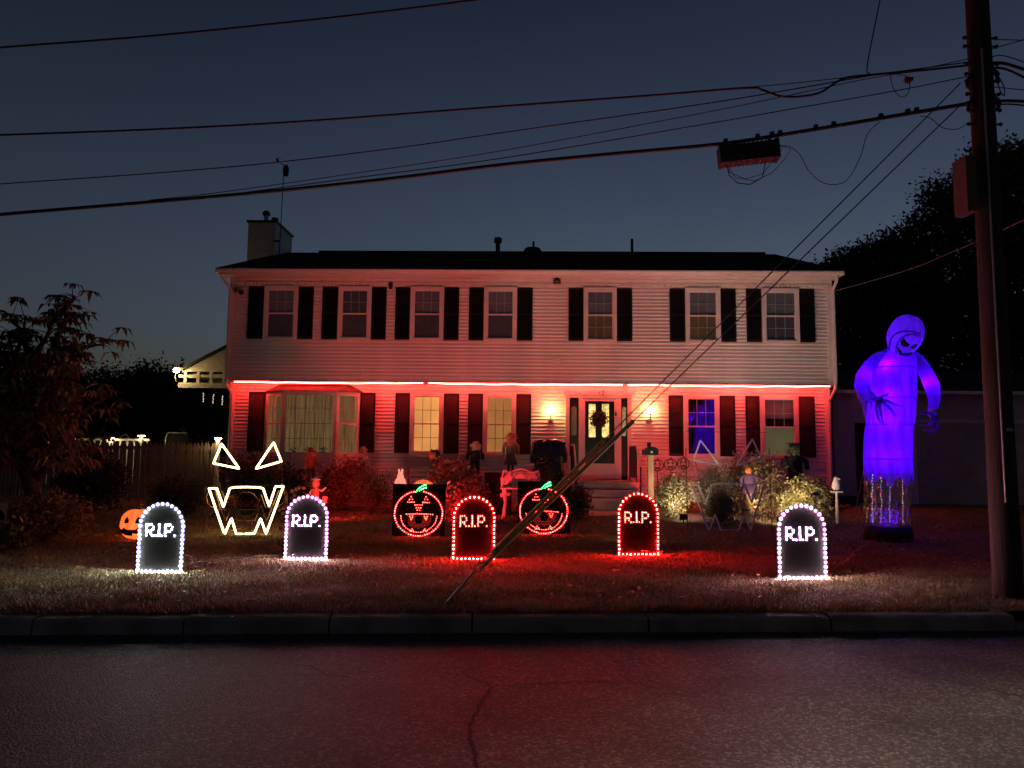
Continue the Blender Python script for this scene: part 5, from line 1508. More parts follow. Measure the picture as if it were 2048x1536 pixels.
# ================================================================== TALL INFLATABLE GHOST
gb0 = gp(1775, 1080)
gh_t = thing('inflatable_ghost', 'tall violet glowing inflatable hooded ghost with clawed hands', 'inflatable', gb0, 0)
gk = gb0.y / F
def gl(px, py, dy=0.0):
    p = at(px, py, gb0.y + dy); return Vector((p.x - gb0.x, p.y - gb0.y, p.z - gb0.z))
M_nylon = sheer_mat('pale ghost nylon', (.5, .32, .9), .8, .16)
def rings(rows, n=56):
    """rows: (px, py, half width px, depth factor)"""
    V_ = []; F_ = []
    for px, py, hw, df in rows:
        c = gl(px, py)
        for j in range(n):
            q = 2 * math.pi * j / n
            w_ = 1 + .028 * math.sin(9 * q + py * .045) + .016 * math.sin(17 * q + 1.3 + py * .08)
            V_.append((c.x + hw * w_ * gk * math.cos(q), c.y + hw * w_ * gk * df * math.sin(q), c.z + random.uniform(-.006, .006)))
    for i in range(len(rows) - 1):
        for j in range(n): F_.append((i * n + j, i * n + (j + 1) % n, (i + 1) * n + (j + 1) % n, (i + 1) * n + j))
    F_.append(tuple(range((len(rows) - 1) * n, len(rows) * n)))
    return V_, F_
G = MB()
V_, F_ = rings([(1776, 958, 44, .95), (1776, 940, 44, .95), (1776, 920, 44, .95), (1777, 880, 45, .9), (1778, 856, 44, .9), (1779, 850, 43, .9), (1780, 840, 44.5, .9), (1783, 802, 44.5, .85), (1783, 797, 43.3, .85), (1784, 790, 44.5, .85), (1787, 745, 44, .8), (1788, 737, 43, .8), (1789, 730, 43, .75), (1792, 715, 39, .65), (1797, 702, 31, .6), (1803, 692, 22, .6)])
# ragged hem: pull the lowest ring up and down
n = 56
for j in range(n):
    x, y, z = V_[j]; V_[j] = (x, y, z + (.055 if j % 7 in (0, 1) else (-.11 if j % 7 in (3, 4) else -.02)) + random.uniform(-.02, .02))
G.add(V_, F_)
def sleeve(pts, rr):
    P = [gl(*q) for q in pts]; G.tube(P, [r * gk for r in rr], 14)
sleeve([(1772, 712, 0), (1754, 718, -.02), (1738, 734, -.06), (1727, 752, -.13), (1724, 772, -.22), (1734, 790, -.34), (1750, 799, -.44)], [12, 13, 13.5, 14, 14.5, 11, 7])
sleeve([(1820, 710, 0), (1834, 718, -.02), (1845, 734, -.05), (1855, 752, -.09), (1865, 774, -.14), (1868, 796, -.18), (1866, 818, -.2)], [11, 12, 13, 13.5, 14, 11, 8])
robe = G.build('robe', M_nylon, gh_t, True)
mb = MB()
for py_, hw_, cx_ in ((737, 43.6, 1788), (797, 43.9, 1783), (850, 43.9, 1779), (918, 44.6, 1776)):
    V_, F_ = rings([(cx_, py_ + 1.2, hw_, .86), (cx_, py_ - 1.2, hw_, .86)]); F_.pop(); MB().add(V_, F_).build('seam', sheer_mat('violet seam tape', (.3, .18, .8), .8, .1), gh_t, True)
# ragged strips hanging from the sleeves and hem
mb = MB()
for px, py, l, w, dy in ((1715, 775, 36, 5, -.15), (1720, 785, 24, 5, -.2), (1728, 795, 42, 6, -.25), (1733, 800, 26, 5, -.3), (1741, 800, 22, 4, -.36), (1872, 790, 34, 5, -.12), (1876, 780, 52, 4, -.1), (1860, 815, 26, 5, -.2), (1868, 812, 20, 4, -.2)):
    a = gl(px - w, py, dy); b = gl(px + w, py, dy); m1 = gl(px + random.uniform(-3, 3) - w * .4, py + l * .55, dy); m2 = gl(px + random.uniform(-3, 3) + w * .5, py + l * .55, dy); c = gl(px + random.uniform(-3, 3), py + l, dy)
    MB().add([a, b, m2, c, m1], [(0, 1, 2, 3, 4)]).build('ragged_strip', M_nylon, gh_t)
# head and hood leaning forward to the right
hd = gl(1810, 672, -.16)
hm = MB(); V_ = []; n = 28; m = 18; tiltm = Matrix.Rotation(R(14), 3, 'Y') @ Matrix.Rotation(R(16), 3, 'X')
hr = (33 * gk, 34 * gk, 43 * gk)
for i in range(m + 1):
    a = math.pi * i / m
    for j in range(n):
        q = 2 * math.pi * j / n; e = max(math.sin(a), .03) ** .85; z = -math.cos(a)
        wid = 1 - .22 * max(0, -z) ** 1.5
        v = tiltm @ Vector((hr[0] * e * wid * math.cos(q), hr[1] * e * wid * math.sin(q), hr[2] * z)); V_.append(hd + v)
hm.add(V_, [(i * n + j, i * n + (j + 1) % n, (i + 1) * n + (j + 1) % n, (i + 1) * n + j) for i in range(m) for j in range(n)])
head = hm.build('head', M_nylon, gh_t, True)
# hood rim, seams and the printed face, laid on the front of the head
tinv = tiltm.inverted()
def on_head(px, py, off=.008):
    """the place on the head's front that lies at this spot of the face"""
    d = ray(px, py); o = tinv @ (EYE - gb0 - hd); dd = tinv @ d
    S = [h_ + off for h_ in hr]
    a = sum((dd[k] / S[k]) ** 2 for k in range(3)); b = 2 * sum(o[k] * dd[k] / S[k] ** 2 for k in range(3)); c = sum((o[k] / S[k]) ** 2 for k in range(3)) - 1
    q = b * b - 4 * a * c
    t_ = (-b - math.sqrt(q)) / (2 * a) if q > 0 else -b / (2 * a)
    return EYE + d * t_ - gb0
def fz_(l): return [(1650 + x / 5.908, 600 + y / 5.908) for x, y in l]
hood = MB()
hood.tube([on_head(*q, .012) for q in fz_([(765, 640), (758, 560), (775, 480), (800, 430), (850, 388), (940, 366), (1050, 376), (1120, 396)])], .014, 8)
hood.tube([on_head(*q, .01) for q in fz_([(840, 690), (838, 600), (850, 520), (890, 455), (960, 415), (1050, 402), (1110, 430)])], .012, 6)
hood.build('hood_rim', M_nylon, head, True)
def face_shape(name, poly, mat, off=.02):
    mb = MB(); c = (sum(p[0] for p in poly) / len(poly), sum(p[1] for p in poly) / len(poly)); n_ = len(poly)
    V2 = [on_head(*c, off + .003)] + [on_head(u, v, off) for u, v in poly]
    mb.add(V2, [(0, 1 + i, 1 + (i + 1) % n_) for i in range(n_)]); mb.build(name, mat, head)
M_ink = pmat('black printed face', (.006, .004, .012), .8)
face_shape('eye_mark', fz_([(930, 440), (890, 490), (900, 540), (935, 560), (985, 550), (1005, 525), (970, 505), (945, 470)]), M_ink)
face_shape('eye_mark', fz_([(1092, 518), (1040, 530), (1012, 560), (1030, 578), (1066, 570), (1084, 545)]), M_ink)
face_shape('pupil', fz_([(940 + 17 * math.cos(i * 1.047), 530 + 15 * math.sin(i * 1.047)) for i in range(6)]), M_nylon, .028)
face_shape('pupil', fz_([(1055 + 13 * math.cos(i * 1.047), 549 + 11 * math.sin(i * 1.047)) for i in range(6)]), M_nylon, .028)
face_shape('mouth', fz_([(850, 545), (875, 585), (905, 615), (930, 640), (958, 624), (980, 638), (1042, 612), (990, 672), (940, 706), (900, 692), (876, 645), (858, 600)]), M_ink)
# clawed hands
def hand(name, palm, fingers, r):
    mb = MB(); c = gl(*palm)
    mb.ball(c, (r * 1.2, r * .6, r * 1.2), 10, 7)
    for f in fingers:
        P = [gl(*q) for q in f]; mb.tube([c] + P, [r * .75, r * .55, r * .4, .004][:len(P) + 1], 8)
    mb.build(name, M_nylon, gh_t, True)
hand('hand', (1757, 800, -.48), [[(1768, 790, -.5), (1776, 788, -.52), (1772, 797, -.53)], [(1773, 802, -.52), (1788, 808, -.53), (1803, 813, -.52)], [(1770, 808, -.52), (1782, 818, -.53), (1792, 834, -.52)], [(1760, 815, -.5), (1762, 830, -.52), (1767, 850, -.52)], [(1752, 815, -.48), (1756, 835, -.5), (1764, 848, -.5)]], .05)
hand('hand', (1868, 832, -.22), [[(1858, 826, -.26), (1848, 827, -.3), (1836, 826, -.32)], [(1862, 845, -.26), (1852, 851, -.3), (1841, 850, -.32)], [(1870, 850, -.26), (1862, 862, -.3), (1846, 860, -.32)], [(1876, 850, -.22), (1870, 864, -.26), (1856, 868, -.3)], [(1874, 838, -.2), (1878, 850, -.2), (1874, 862, -.22)]], .045)
# clear lower sleeve with glowing dots as painted glints, and the black base
def clear_film():
    m = bpy.data.materials.new('clear film'); m.use_nodes = True
    N = m.node_tree.nodes; L = m.node_tree.links; N.clear()
    o = N.new('ShaderNodeOutputMaterial'); mx = N.new('ShaderNodeMixShader'); t = N.new('ShaderNodeBsdfTransparent'); g = N.new('ShaderNodeBsdfGlossy')
    t.inputs[0].default_value = (.86, .84, .9, 1); g.inputs['Roughness'].default_value = .12
    nz = N.new('ShaderNodeTexNoise'); nz.inputs['Scale'].default_value = 9; nz.inputs['Detail'].default_value = 4; tc = N.new('ShaderNodeTexCoord')
    L.new(tc.outputs['Object'], nz.inputs['Vector'])
    b = N.new('ShaderNodeBump'); b.inputs['Strength'].default_value = .8; b.inputs['Distance'].default_value = .06
    L.new(nz.outputs['Fac'], b.inputs['Height']); L.new(b.outputs[0], g.inputs['Normal'])
    mx.inputs[0].default_value = .22
    L.new(t.outputs[0], mx.inputs[1]); L.new(g.outputs[0], mx.inputs[2]); L.new(mx.outputs[0], o.inputs[0])
    return m
V_, F_ = rings([(1775, 1050, 43, .95), (1775, 1010, 43, .95), (1775, 970, 43.2, .95), (1776, 945, 43, .95)]); F_.pop()
MB().add(V_, F_).build('clear_skirt', clear_film(), gh_t, True)
mb = MB()
for px, dy in ((1745, -.2), (1779, -.31), (1806, -.22), (1762, .1)):
    for i in range(16):
        c = gl(px + random.uniform(-1.5, 1.5), 950 + i * 6.2, dy); mb.ball(c, random.uniform(.007, .013), 6, 4)
mb.build('sparkle_glints', emat('sparkle glint', (1, .75, .85), .35), gh_t, kind='stuff')  # glowing dots imitate glints of reflected lamp light
V_, F_ = rings([(1775, 1082, 45, .95), (1775, 1075, 46, .95), (1775, 1052, 44.5, .95), (1775, 1049, 30, .95)]); 
MB().add(V_, F_).build('base_tub', pmat('black fabric base', (.01, .01, .012), .8), gh_t, True)
VIO = (.115, .0, 1.0)
for py, e in ((733, 4.6), (793, 4.6), (846, 4.6), (914, 4.6)): lamp('inner_light', 'POINT', gh_t, gl(1774, py, -.14), VIO, e, .05)
lamp('inner_light', 'POINT', gh_t, gl(1806, 678, -.1), (.16, .02, 1), 2.2, .04)
lamp('inner_light', 'POINT', gh_t, gl(1730, 757, -.12), VIO, 2.8, .04)
lamp('inner_light', 'POINT', gh_t, gl(1858, 765, -.12), VIO, 2.8, .04)
lamp('inner_light', 'POINT', gh_t, gl(1757, 800, -.48), VIO, .22, .015)
lamp('inner_light', 'POINT', gh_t, gl(1868, 832, -.22), VIO, .2, .015)
lamp('base_light', 'POINT', gh_t, gl(1775, 1040, .0), VIO, 1.5, .04)

for px_, py_ in ((1700, 1072), (1868, 1068)):
    q = gp(px_, py_) - gb0
    MB().tube([gl(1735 if px_ < 1775 else 1820, 905, 0), q], .005, 5).build('tether', M_steel, gh_t); MB().tube([q + Vector((0, 0, -.05)), q + Vector((0, 0, .06))], .01, 6).build('tether_stake', M_steel, gh_t)
# ================================================================== SCARECROWS AND GARDEN FIGURES
M_straw = pmat('straw', (.5, .36, .14), .9, island=.3)
M_burlap = pmat('burlap', (.42, .3, .18), .9, var=.15, scale=30)
M_plaid = pmat('plaid cloth', (.45, .12, .08), .9, var=.5, scale=25)
M_denim = pmat('dark denim', (.05, .05, .08), .9, var=.2)
M_whitecloth = pmat('white cloth', (.7, .66, .6), .9)
M_blackcloth = pmat('black cloth', (.012, .012, .014), .9)
M_orange = pmat('orange paint', (.6, .18, .03), .5, var=.15)
M_green_skin = pmat('green face paint', (.12, .2, .07), .7)
M_purplecloth = pmat('purple cloth', (.06, .03, .07), .9)
M_palewood = pmat('pale painted wood', (.55, .52, .45), .7)
def straw_tuft(name, c, r, l, count, mat, parent, down=0.0):
    V_ = []; F_ = []
    for _ in range(count):
        d = Vector((random.gauss(0, 1), random.gauss(0, .7), random.gauss(-down, .8))).normalized()
        a = Vector(c) + d * r; b = a + (d + Vector((0, 0, -.5))).normalized() * l * random.uniform(.6, 1.2); s = d.cross(Vector((0, 1, .2))).normalized() * .006
        n_ = len(V_); V_ += [a - s, a + s, b]; F_.append((n_, n_ + 1, n_ + 2))
    np_mesh(name, np.array([tuple(v) for v in V_]), np.array(F_), mat, parent)
def scarecrow(label, px, Y, py_top, py_bot, shirt, legs, hair, hat=None, skirt=False, head=None, rz=0.0, armdrop=.75, stake=True, group='scarecrows in the beds', sx=1.0, hatstyle='floppy'):
    p = on_ground(px, Y); zt = at(px, py_top, Y).z - p.z; zb = at(px, py_bot, Y).z - p.z
    H = zt - zb
    t = thing('scarecrow', label, 'scarecrow', p, rz, group)
    if stake: MB().tube([(0, .03, 0), (0, .03, zb + H * .7)], .011, 6).build('stake', M_palewood, t)
    def Z(q): return zb + H * q
    hr_ = H * .105
    w = H * .13 * sx
    mb = MB(); mb.ball((0, 0, Z(.84)), (hr_ * .95, hr_ * .85, hr_ * 1.1), 12, 8); hd_ = mb.build('head', head or M_burlap, t, True)
    f = MB()
    for s in (-1, 1): f.ball((s * hr_ * .36, -hr_ * .8, Z(.85)), .013 * H / .9, 6, 4)
    f.tube([(-hr_ * .35, -hr_ * .74, Z(.81)), (0, -hr_ * .84, Z(.793)), (hr_ * .35, -hr_ * .74, Z(.81))], .006, 5); f.build('face', M_blackcloth, hd_)
    mb = MB(); mb.lathe([(w * .7, Z(.4)), (w * .95, Z(.5)), (w * .9, Z(.6)), (w * 1.05, Z(.7)), (w * .45, Z(.755)), (w * .3, Z(.78))], 12, 0, 0, 1, .6); mb.build('shirt', shirt, t, True)
    mb = MB()
    for s in (-1, 1):
        mb.tube([(s * w * .8, 0, Z(.71)), (s * w * 1.35, -.01, Z(.62)), (s * w * (1.3 + .5 * (1 - armdrop)), -.03, Z(.71 - .32 * armdrop))], [w * .36, w * .32, w * .26], 8)
    mb.build('sleeves', shirt, t, True)
    for s in (-1, 1):
        straw_tuft('straw_hand', (s * w * (1.3 + .5 * (1 - armdrop)), -.03, Z(.70 - .33 * armdrop)), .005, H * .07, 24, M_straw, t, .6)
    if skirt:
        mb = MB(); mb.lathe([(w * 1.35, Z(.18)), (w * 1.2, Z(.28)), (w * .8, Z(.46))], 14, 0, 0, 1, .65); mb.build('skirt', legs, t, True)
        mb = MB()
        for s in (-1, 1): mb.tube([(s * w * .4, 0, Z(.22)), (s * w * .4, 0, Z(.02))], w * .22, 7)
        mb.build('stockings', M_denim, t, True)
    else:
        for s in (-1, 1):
            mb = MB(); mb.tube([(s * w * .4, 0, Z(.44)), (s * w * .5, -.01, Z(.22)), (s * w * .5, 0, Z(.02))], [w * .42, w * .38, w * .34], 8); mb.build('trouser_leg', legs, t, True)
    if hair: straw_tuft('hair', (0, 0, Z(.87)), hr_ * .7, hr_ * 1.3, 120, hair, hd_, .15)
    if hat:
        b = MB()
        if hatstyle == 'flat':
            b.lathe([(hr_ * 1.0, Z(.93)), (hr_ * 1.0, Z(.985))], 12); b.lathe([(hr_ * 1.5, Z(.985)), (hr_ * 1.5, Z(1.0))], 4)
        else:
            b.lathe([(hr_ * 1.7, Z(.885)), (hr_ * 1.5, Z(.905)), (hr_ * .95, Z(.915)), (hr_ * .85, Z(.97)), (hr_ * .4, Z(1.0))], 14)
        b.build('hat', hat, hd_, True)
    return t
scarecrow('red lit scarecrow girl in plaid shirt under the bay window', 622, 16.9, 896, 965, M_plaid, M_denim, M_straw, M_plaid, rz=.1)
scarecrow('scarecrow with straw hat and pale smock beside the bay window', 725, 17.2, 893, 950, M_whitecloth, M_denim, M_straw, M_burlap, rz=-.5)
scarecrow('slim red lit scarecrow behind the rope light eye', 509, 17.0, 903, 968, M_plaid, M_plaid, M_straw, None, rz=.2, sx=.8)
scarecrow('dark coated scarecrow in a floppy hat between two lit windows', 950, 16.8, 883, 952, M_blackcloth, M_blackcloth, M_straw, M_burlap, sx=1.35, rz=-.4)
scarecrow('straw haired scarecrow girl in a tan skirt beside the second lit window', 1021, 17.3, 862, 945, M_burlap, M_burlap, M_straw, None, skirt=True, rz=.2)
scarecrow('black robed figure with green face and flat black hat at the last window', 1590, 17.0, 886, 985, M_blackcloth, M_blackcloth, M_blackcloth, M_blackcloth, skirt=True, head=M_green_skin, sx=1.25, hatstyle='flat', rz=-.3)
scarecrow('small stuffed figure with orange face and purple coat under the maple shrub', 1497, 15.9, 930, 1000, M_purplecloth, M_purplecloth, M_blackcloth, None, skirt=True, head=M_orange, sx=1.25)
# small wooden figure with hat and bucket
p = on_ground(632, 15.0)
t = thing('garden_figure', 'small wooden garden figure in a flat hat with raised arm', 'figure', p, 0)
zb = at(632, 1006, 15).z - p.z; zt = at(632, 955, 15).z - p.z; H = zt - zb
M_cut = pmat('painted cutout wood', (.5, .3, .22), .6, var=.2, scale=15)
mb = MB(); mb.lathe([(H * .2, zb), (H * .17, zb + H * .2), (H * .12, zb + H * .5), (H * .1, zb + H * .62)], 12, 0, 0, 1, .6); mb.build('body', M_cut, t, True)
MB().ball((0, 0, zb + H * .76), (H * .16, H * .14, H * .16), 12, 8).build('head', M_cut, t, True)
MB().lathe([(H * .19, zb + H * .9), (H * .19, zb + H * .93), (H * .12, zb + H * .94), (H * .11, zb + H)], 14).build('hat', M_whitecloth, t)
mb = MB(); mb.tube([(H * .1, 0, zb + H * .55), (H * .25, -.02, zb + H * .47), (H * .42, -.02, zb + H * .62)], H * .035, 7); mb.build('arm', M_whitecloth, t, True)
mb = MB(); mb.tube([(-H * .1, 0, zb + H * .55), (-H * .2, -.02, zb + H * .42), (-H * .22, -.02, zb + H * .3)], H * .035, 7); mb.build('arm', M_whitecloth, t, True)
MB().lathe([(.012, 0), (.012, zb)], 6).build('stake', M_palewood, t)
MB().lathe([(H * .09, zb), (H * .11, zb + H * .26), (H * .1, zb + H * .262)], 10, H * .38, 0).build('bucket', M_cut, t)
# bright artificial flower bunch lit red
p = on_ground(590, 15.0)
t = thing('flower_bunch', 'bunch of red lit artificial flowers beside the garden figure', 'flowers', p, 0)
zc_ = at(590, 1000, 15).z - p.z
M_petal = pmat('pale petals', (.6, .3, .25), .7, island=.3)
for _ in range(34):
    c = Vector((random.uniform(-.3, .35), random.uniform(-.12, .12), zc_ + random.uniform(-.3, .26)))
    V_ = []; F_ = []
    for i in range(5):
        a = 6.28 * i / 5; d = Vector((math.cos(a), -.35, math.sin(a))) * .045; s = Vector((-math.sin(a), 0, math.cos(a))) * .018
        n_ = len(V_); V_ += [c, c + d * .6 + s, c + d, c + d * .6 - s]; F_.append((n_, n_ + 1, n_ + 2, n_ + 3))
    np_mesh('flower_head', np.array([tuple(v) for v in V_]), np.array(F_), M_petal, t)
mb = MB()
for i in range(9): a = random.uniform(-.25, .3); mb.tube([(a * .2, 0, 0), (a, 0, zc_ + random.uniform(-.1, .2))], .006, 5)
mb.build('stems', M_twig, t)
# crow like stuffed bird on a post
p = on_ground(868, 17.0); zt = at(868, 898, 17).z - p.z; zb = at(868, 936, 17).z - p.z; H = zt - zb
t = thing('stuffed_bird', 'dark stuffed bird with orange breast on a stake by the lit window', 'figure', p, 0)
MB().tube([(0, 0, 0), (0, 0, zb + H * .3)], .012, 6).build('stake', M_palewood, t)
MB().ball((.02, 0, zb + H * .3), (H * .22, H * .2, H * .3), 12, 8).build('body', M_blackcloth, t, True)
MB().ball((-.04, -.03, zb + H * .68), (H * .24, H * .2, H * .24), 12, 8).build('breast', M_orange, t, True)
mb = MB(); mb.ball((.05, 0, zb + H * .72), (H * .2, H * .2, H * .26), 12, 8); mb.tube([(.0, -.06, zb + H * .9), (-.1, -.12, zb + H * .95)], [.03, .004], 6)
for s in (-.05, .03, .09): mb.tube([(s, 0, zb + H * .88), (s * 1.5, 0, zb + H * 1.02)], [.02, .003], 5)
mb.build('hood', M_blackcloth, t, True)
# white rabbit cutout
p = on_ground(801, 15.2); zb = at(801, 973, 15.2).z - p.z; zt = at(801, 936, 15.2).z - p.z; H = zt - zb
t = thing('rabbit_cutout', 'pale rabbit shaped wooden cutout behind the first pumpkin sign', 'cutout', p, 0)
poly = [(-.3, 0), (.3, 0), (.33, .2), (.26, .4), (.17, .5), (.2, .62), (.14, .74), (.13, .95), (.06, 1.0), (.03, .8), (-.02, .8), (-.06, .97), (-.13, .93), (-.12, .72), (-.18, .6), (-.15, .5), (-.27, .38), (-.33, .2)]
MB().prism([(x * H, zb + z * H) for x, z in poly], -.008, .008).build('panel', M_palewood, t)
MB().box(-.02, .02, .009, .03, 0, zb + H * .5).build('stake', M_palewood, t)
mb = MB(); mb.ball((-.02, -.01, zb + H * .64), .012, 6, 4); mb.ball((.045, -.01, zb + H * .64), .012, 6, 4); mb.build('eyes', M_blackcloth, t)
# garden chair frame beside it
p = on_ground(845, 16.9); t = thing('garden_chair', 'dark slatted garden chair behind the rabbit cutout', 'chair', p, .2)
zs = at(845, 962, 16.9).z - p.z; zt = at(845, 934, 16.9).z - p.z
M_chairw = pmat('dark stained wood', (.10, .05, .045), .7)
for x in (-.3, .3): MB().box(x - .02, x + .02, .2, .24, 0, zt if x < 0 else zt - .06).build('back_post', M_chairw, t); MB().box(x - .02, x + .02, -.25, -.21, 0, zs + .15).build('leg', M_chairw, t); MB().box(x - .03, x + .03, -.26, .2, zs + .15, zs + .18).build('armrest', M_chairw, t)
MB().box(-.3, .3, -.25, .2, zs - .05, zs - .02).build('seat', M_chairw, t)
for k in range(3): MB().box(-.28, .28, .21, .23, zs + .06 + k * .1, zs + .11 + k * .1).build('back_slat', M_chairw, t)
p = on_ground(847, 15.0); t = thing('garden_hoop', 'low orange arched hoop decoration behind the first pumpkin sign', 'hoop', p, 0)
zt = at(847, 960, 15).z - p.z
for k in range(3):
    r_ = .26 - k * .035; mb = MB(); mb.tube([(r_ * math.cos(math.pi * i / 14), 0, zt - .26 + r_ * math.sin(math.pi * i / 14)) for i in range(15)], .014, 6); mb.build('arch', pmat('hoop paint ' + 'abc'[k], [(.5, .15, .05), (.5, .3, .08), (.3, .1, .08)][k], .6), t)
for x in (-.24, .24): MB().tube([(x, 0, 0), (x, 0, zt - .25)], .01, 6).build('stake', M_palewood, t)

# white cast iron garden chair
p = on_ground(1040, 15.4)
t = thing('ornate_chair', 'white fretwork cast metal garden chair behind the pumpkin sign', 'chair', p, -.1)
M_fret = pmat('white cast metal', (.62, .58, .62), .5, var=.1)
kx = 15.4 / F
zs = at(1040, 975, 15.4).z - p.z; z_t = at(1040, 936, 15.4).z - p.z
B = MB(); half = 37 * kx
out = []
for i in range(31):
    u = -1 + 2 * i / 30; out.append((u * half, z_t - .02 - .07 * (1 - math.cos(u * math.pi * 1.6)) * .5 - (.1 if abs(u) > .95 else 0)))
B.tube([(-half, .2, zs)] + [(x, .2 + .02, z) for x, z in out] + [(half, .2, zs)], .016, 6)
B.tube([(-half, .2, zs + .0), (half, .2, zs)], .014, 6)
for c in (-.62, -.0, .62):
    cz = zs + .12
    for k in range(15):
        a = math.pi * (k + .5) / 15; l = (z_t - zs) * (.62 if c else .58)
        B.tube([(c * half + .03 * math.cos(a), .2, cz - .06 + .03 * math.sin(a)), (c * half + l * .62 * math.cos(a), .21, cz - .06 + l * math.sin(a))], [.008, .013], 5)
    B.tube([(c * half + .17 * math.cos(i * .5), .205, cz + .05 + .15 * math.sin(i * .5)) for i in range(13)], .008, 5)
B.build('backrest', M_fret, t)
B = MB(); B.box(-half, half, -.2, .2, zs - .03, zs - .004); B.build('seat', M_fret, t)
for x in (-half * .85, half * .85):
    for y in (-.18, .18):
        MB().tube([(x, y, zs - .03), (x * .9, y * .85, zs * .5), (x * 1.05, y, 0)], [.025, .016, .02], 6).build('leg', M_fret, t)
    MB().tube([(x * 1.1, .2, zs + .22), (x * 1.15, -.1, zs + .2), (x * 1.1, -.18, zs)], .014, 6).build('arm', M_fret, t)
p = at(1062, 974, 15.3)
t = thing('small_pumpkin', 'small orange pumpkin resting on the white garden chair', 'pumpkin', (p.x, p.y, zs + on_ground(1040, 15.4).z - .003), 0)
vs = []; n = 32; m = 10
for i in range(m + 1):
    a = math.pi * i / m
    for j in range(n):
        q = 6.2832 * j / n; e = max(math.sin(a), .05) ** .8 * (1 + .06 * math.cos(8 * q)); vs.append((.1 * e * math.cos(q), .1 * e * math.sin(q), .075 - .075 * math.cos(a)))
MB().add(vs, [(i * n + j, i * n + (j + 1) % n, (i + 1) * n + (j + 1) % n, (i + 1) * n + j) for i in range(m) for j in range(n)]).build('body', pmat('pumpkin skin', (.55, .2, .05), .45), t, True)
MB().tube([(0, 0, .145), (.015, 0, .19)], [.014, .01], 6).build('stem', M_twig, t)
p = on_ground(1012, 14.8); t = thing('stake_sign', 'small pale direction sign on a stake before the white chair', 'sign', p, 0)
zz = at(1012, 990, 14.8).z - p.z
mb = MB(); mb.prism([(-.11, zz - .045), (.09, zz - .02), (.09, zz + .05), (-.11, zz + .03)], -.006, .006); mb.build('panel', M_palewood, t); MB().tube([(0, .01, 0), (0, .01, zz)], .009, 6).build('stake', M_palewood, t)
# dark plastic bin beside the chair
p = on_ground(996, 16.2); t = thing('storage_box', 'black storage box between the bush and the white chair', 'box', p, 0)
zt = at(996, 945, 16.2).z - p.z
MB().box(-.28, .3, -.25, .25, 0, zt - .04).build('body', M_board, t); MB().box(-.3, .32, -.27, .27, zt - .038, zt).build('lid', M_board, t)

# grill under a black plastic cover
p = on_ground(1097, 17.3); t = thing('covered_grill', 'grill wrapped in shiny black plastic beside the porch steps', 'grill', p, .05)
gk_ = 17.3 / F
zt, zm_, zb = (at(1097, y_, 17.3).z - p.z for y_ in (879, 920, 962))
hw = 38 * gk_
M_bag = pmat('shiny black plastic', (.015, .013, .013), .14, spec=.8, var=.2, bump=1.0, bscale=5, stretch=(3, 3, 1.5), scale=4)
def crumple(rows, n=36, seed=1):
    rnd = random.Random(seed); V_ = []
    for z, rx, ry in rows:
        for j in range(n):
            q = 2 * math.pi * j / n; c, s_ = math.cos(q), math.sin(q)
            e = 1 / max(abs(c), abs(s_)) ** .75; w = 1 + rnd.uniform(-.035, .035) + .03 * math.sin(q * 7 + z * 9)
            V_.append((rx * c * e * w * .92, ry * s_ * e * w * .92, z + rnd.uniform(-.015, .015)))
    k = len(rows)
    return V_, [(i * n + j, i * n + (j + 1) % n, (i + 1) * n + (j + 1) % n, (i + 1) * n + j) for i in range(k - 1) for j in range(n)] + [tuple(range((k - 1) * n, k * n))]
H = zt - zm_
V_, F_ = crumple([(zm_ - .06, hw * 1.0, .3), (zm_ + H * .1, hw * 1.04, .33), (zm_ + H * .35, hw * 1.02, .32), (zm_ + H * .6, hw * .98, .3), (zm_ + H * .85, hw * .93, .25), (zt - .02, hw * .8, .18), (zt, hw * .7, .1)])
MB().add(V_, F_).build('hood_cover', M_bag, t)
V_, F_ = crumple([(.05, hw * .8, .26), (zm_ * .4, hw * .84, .28), (zm_ * .75, hw * .86, .28), (zm_ - .08, hw * .8, .26)], seed=4)
MB().add(V_, F_).build('skirt_cover', M_bag, t)
for x in (-hw * .7, hw * .7):
    for y in (-.18, .18): MB().tube([(x, y, 0), (x, y, .3)], .02, 6).build('leg', M_black, t)
MB().tube([(hw * 1.02, -.3, zm_ + .1), (hw * 1.05, -.3, zm_ - .38)], .016, 6).build('handle', M_whitecloth, t)

# mailbox on a wooden post
p = on_ground(1301, 15.4)
M_post = pmat('pale cedar post', (.36, .26, .13), .8, var=.2, scale=5, stretch=(4, 4, .5))
t = thing('mailbox', 'black mailbox on a square wooden post beside the steps', 'mailbox', p, -.05)
km = 15.4 / F
zb, zt = at(1300, 912, 15.4).z - p.z, at(1300, 895, 15.4).z - p.z
MB().box(-.055, .055, -.055, .055, 0, zb).build('post', M_post, t)
MB().box(-.1, .1, -.12, .2, zb, zb + .02).build('bracket', M_post, t)
poly = [(-13.5 * km, zb + .021), (13.5 * km, zb + .021), (13.5 * km, zb + .12)] + [(13.5 * km * math.cos(math.pi * i / 10), zb + .12 + .07 * math.sin(math.pi * i / 10)) for i in range(1, 10)] + [(-13.5 * km, zb + .12)]
mbx = MB().prism(poly, -.2, .24).build('box', M_black, t)
MB().box(-.02, .02, -.212, -.201, zb + .06, zb + .1).build('latch', M_trim, mbx)
MB().box(-.055, .02, .05, .1, zb + .19, zb + .28).build('post_top', M_black, t)

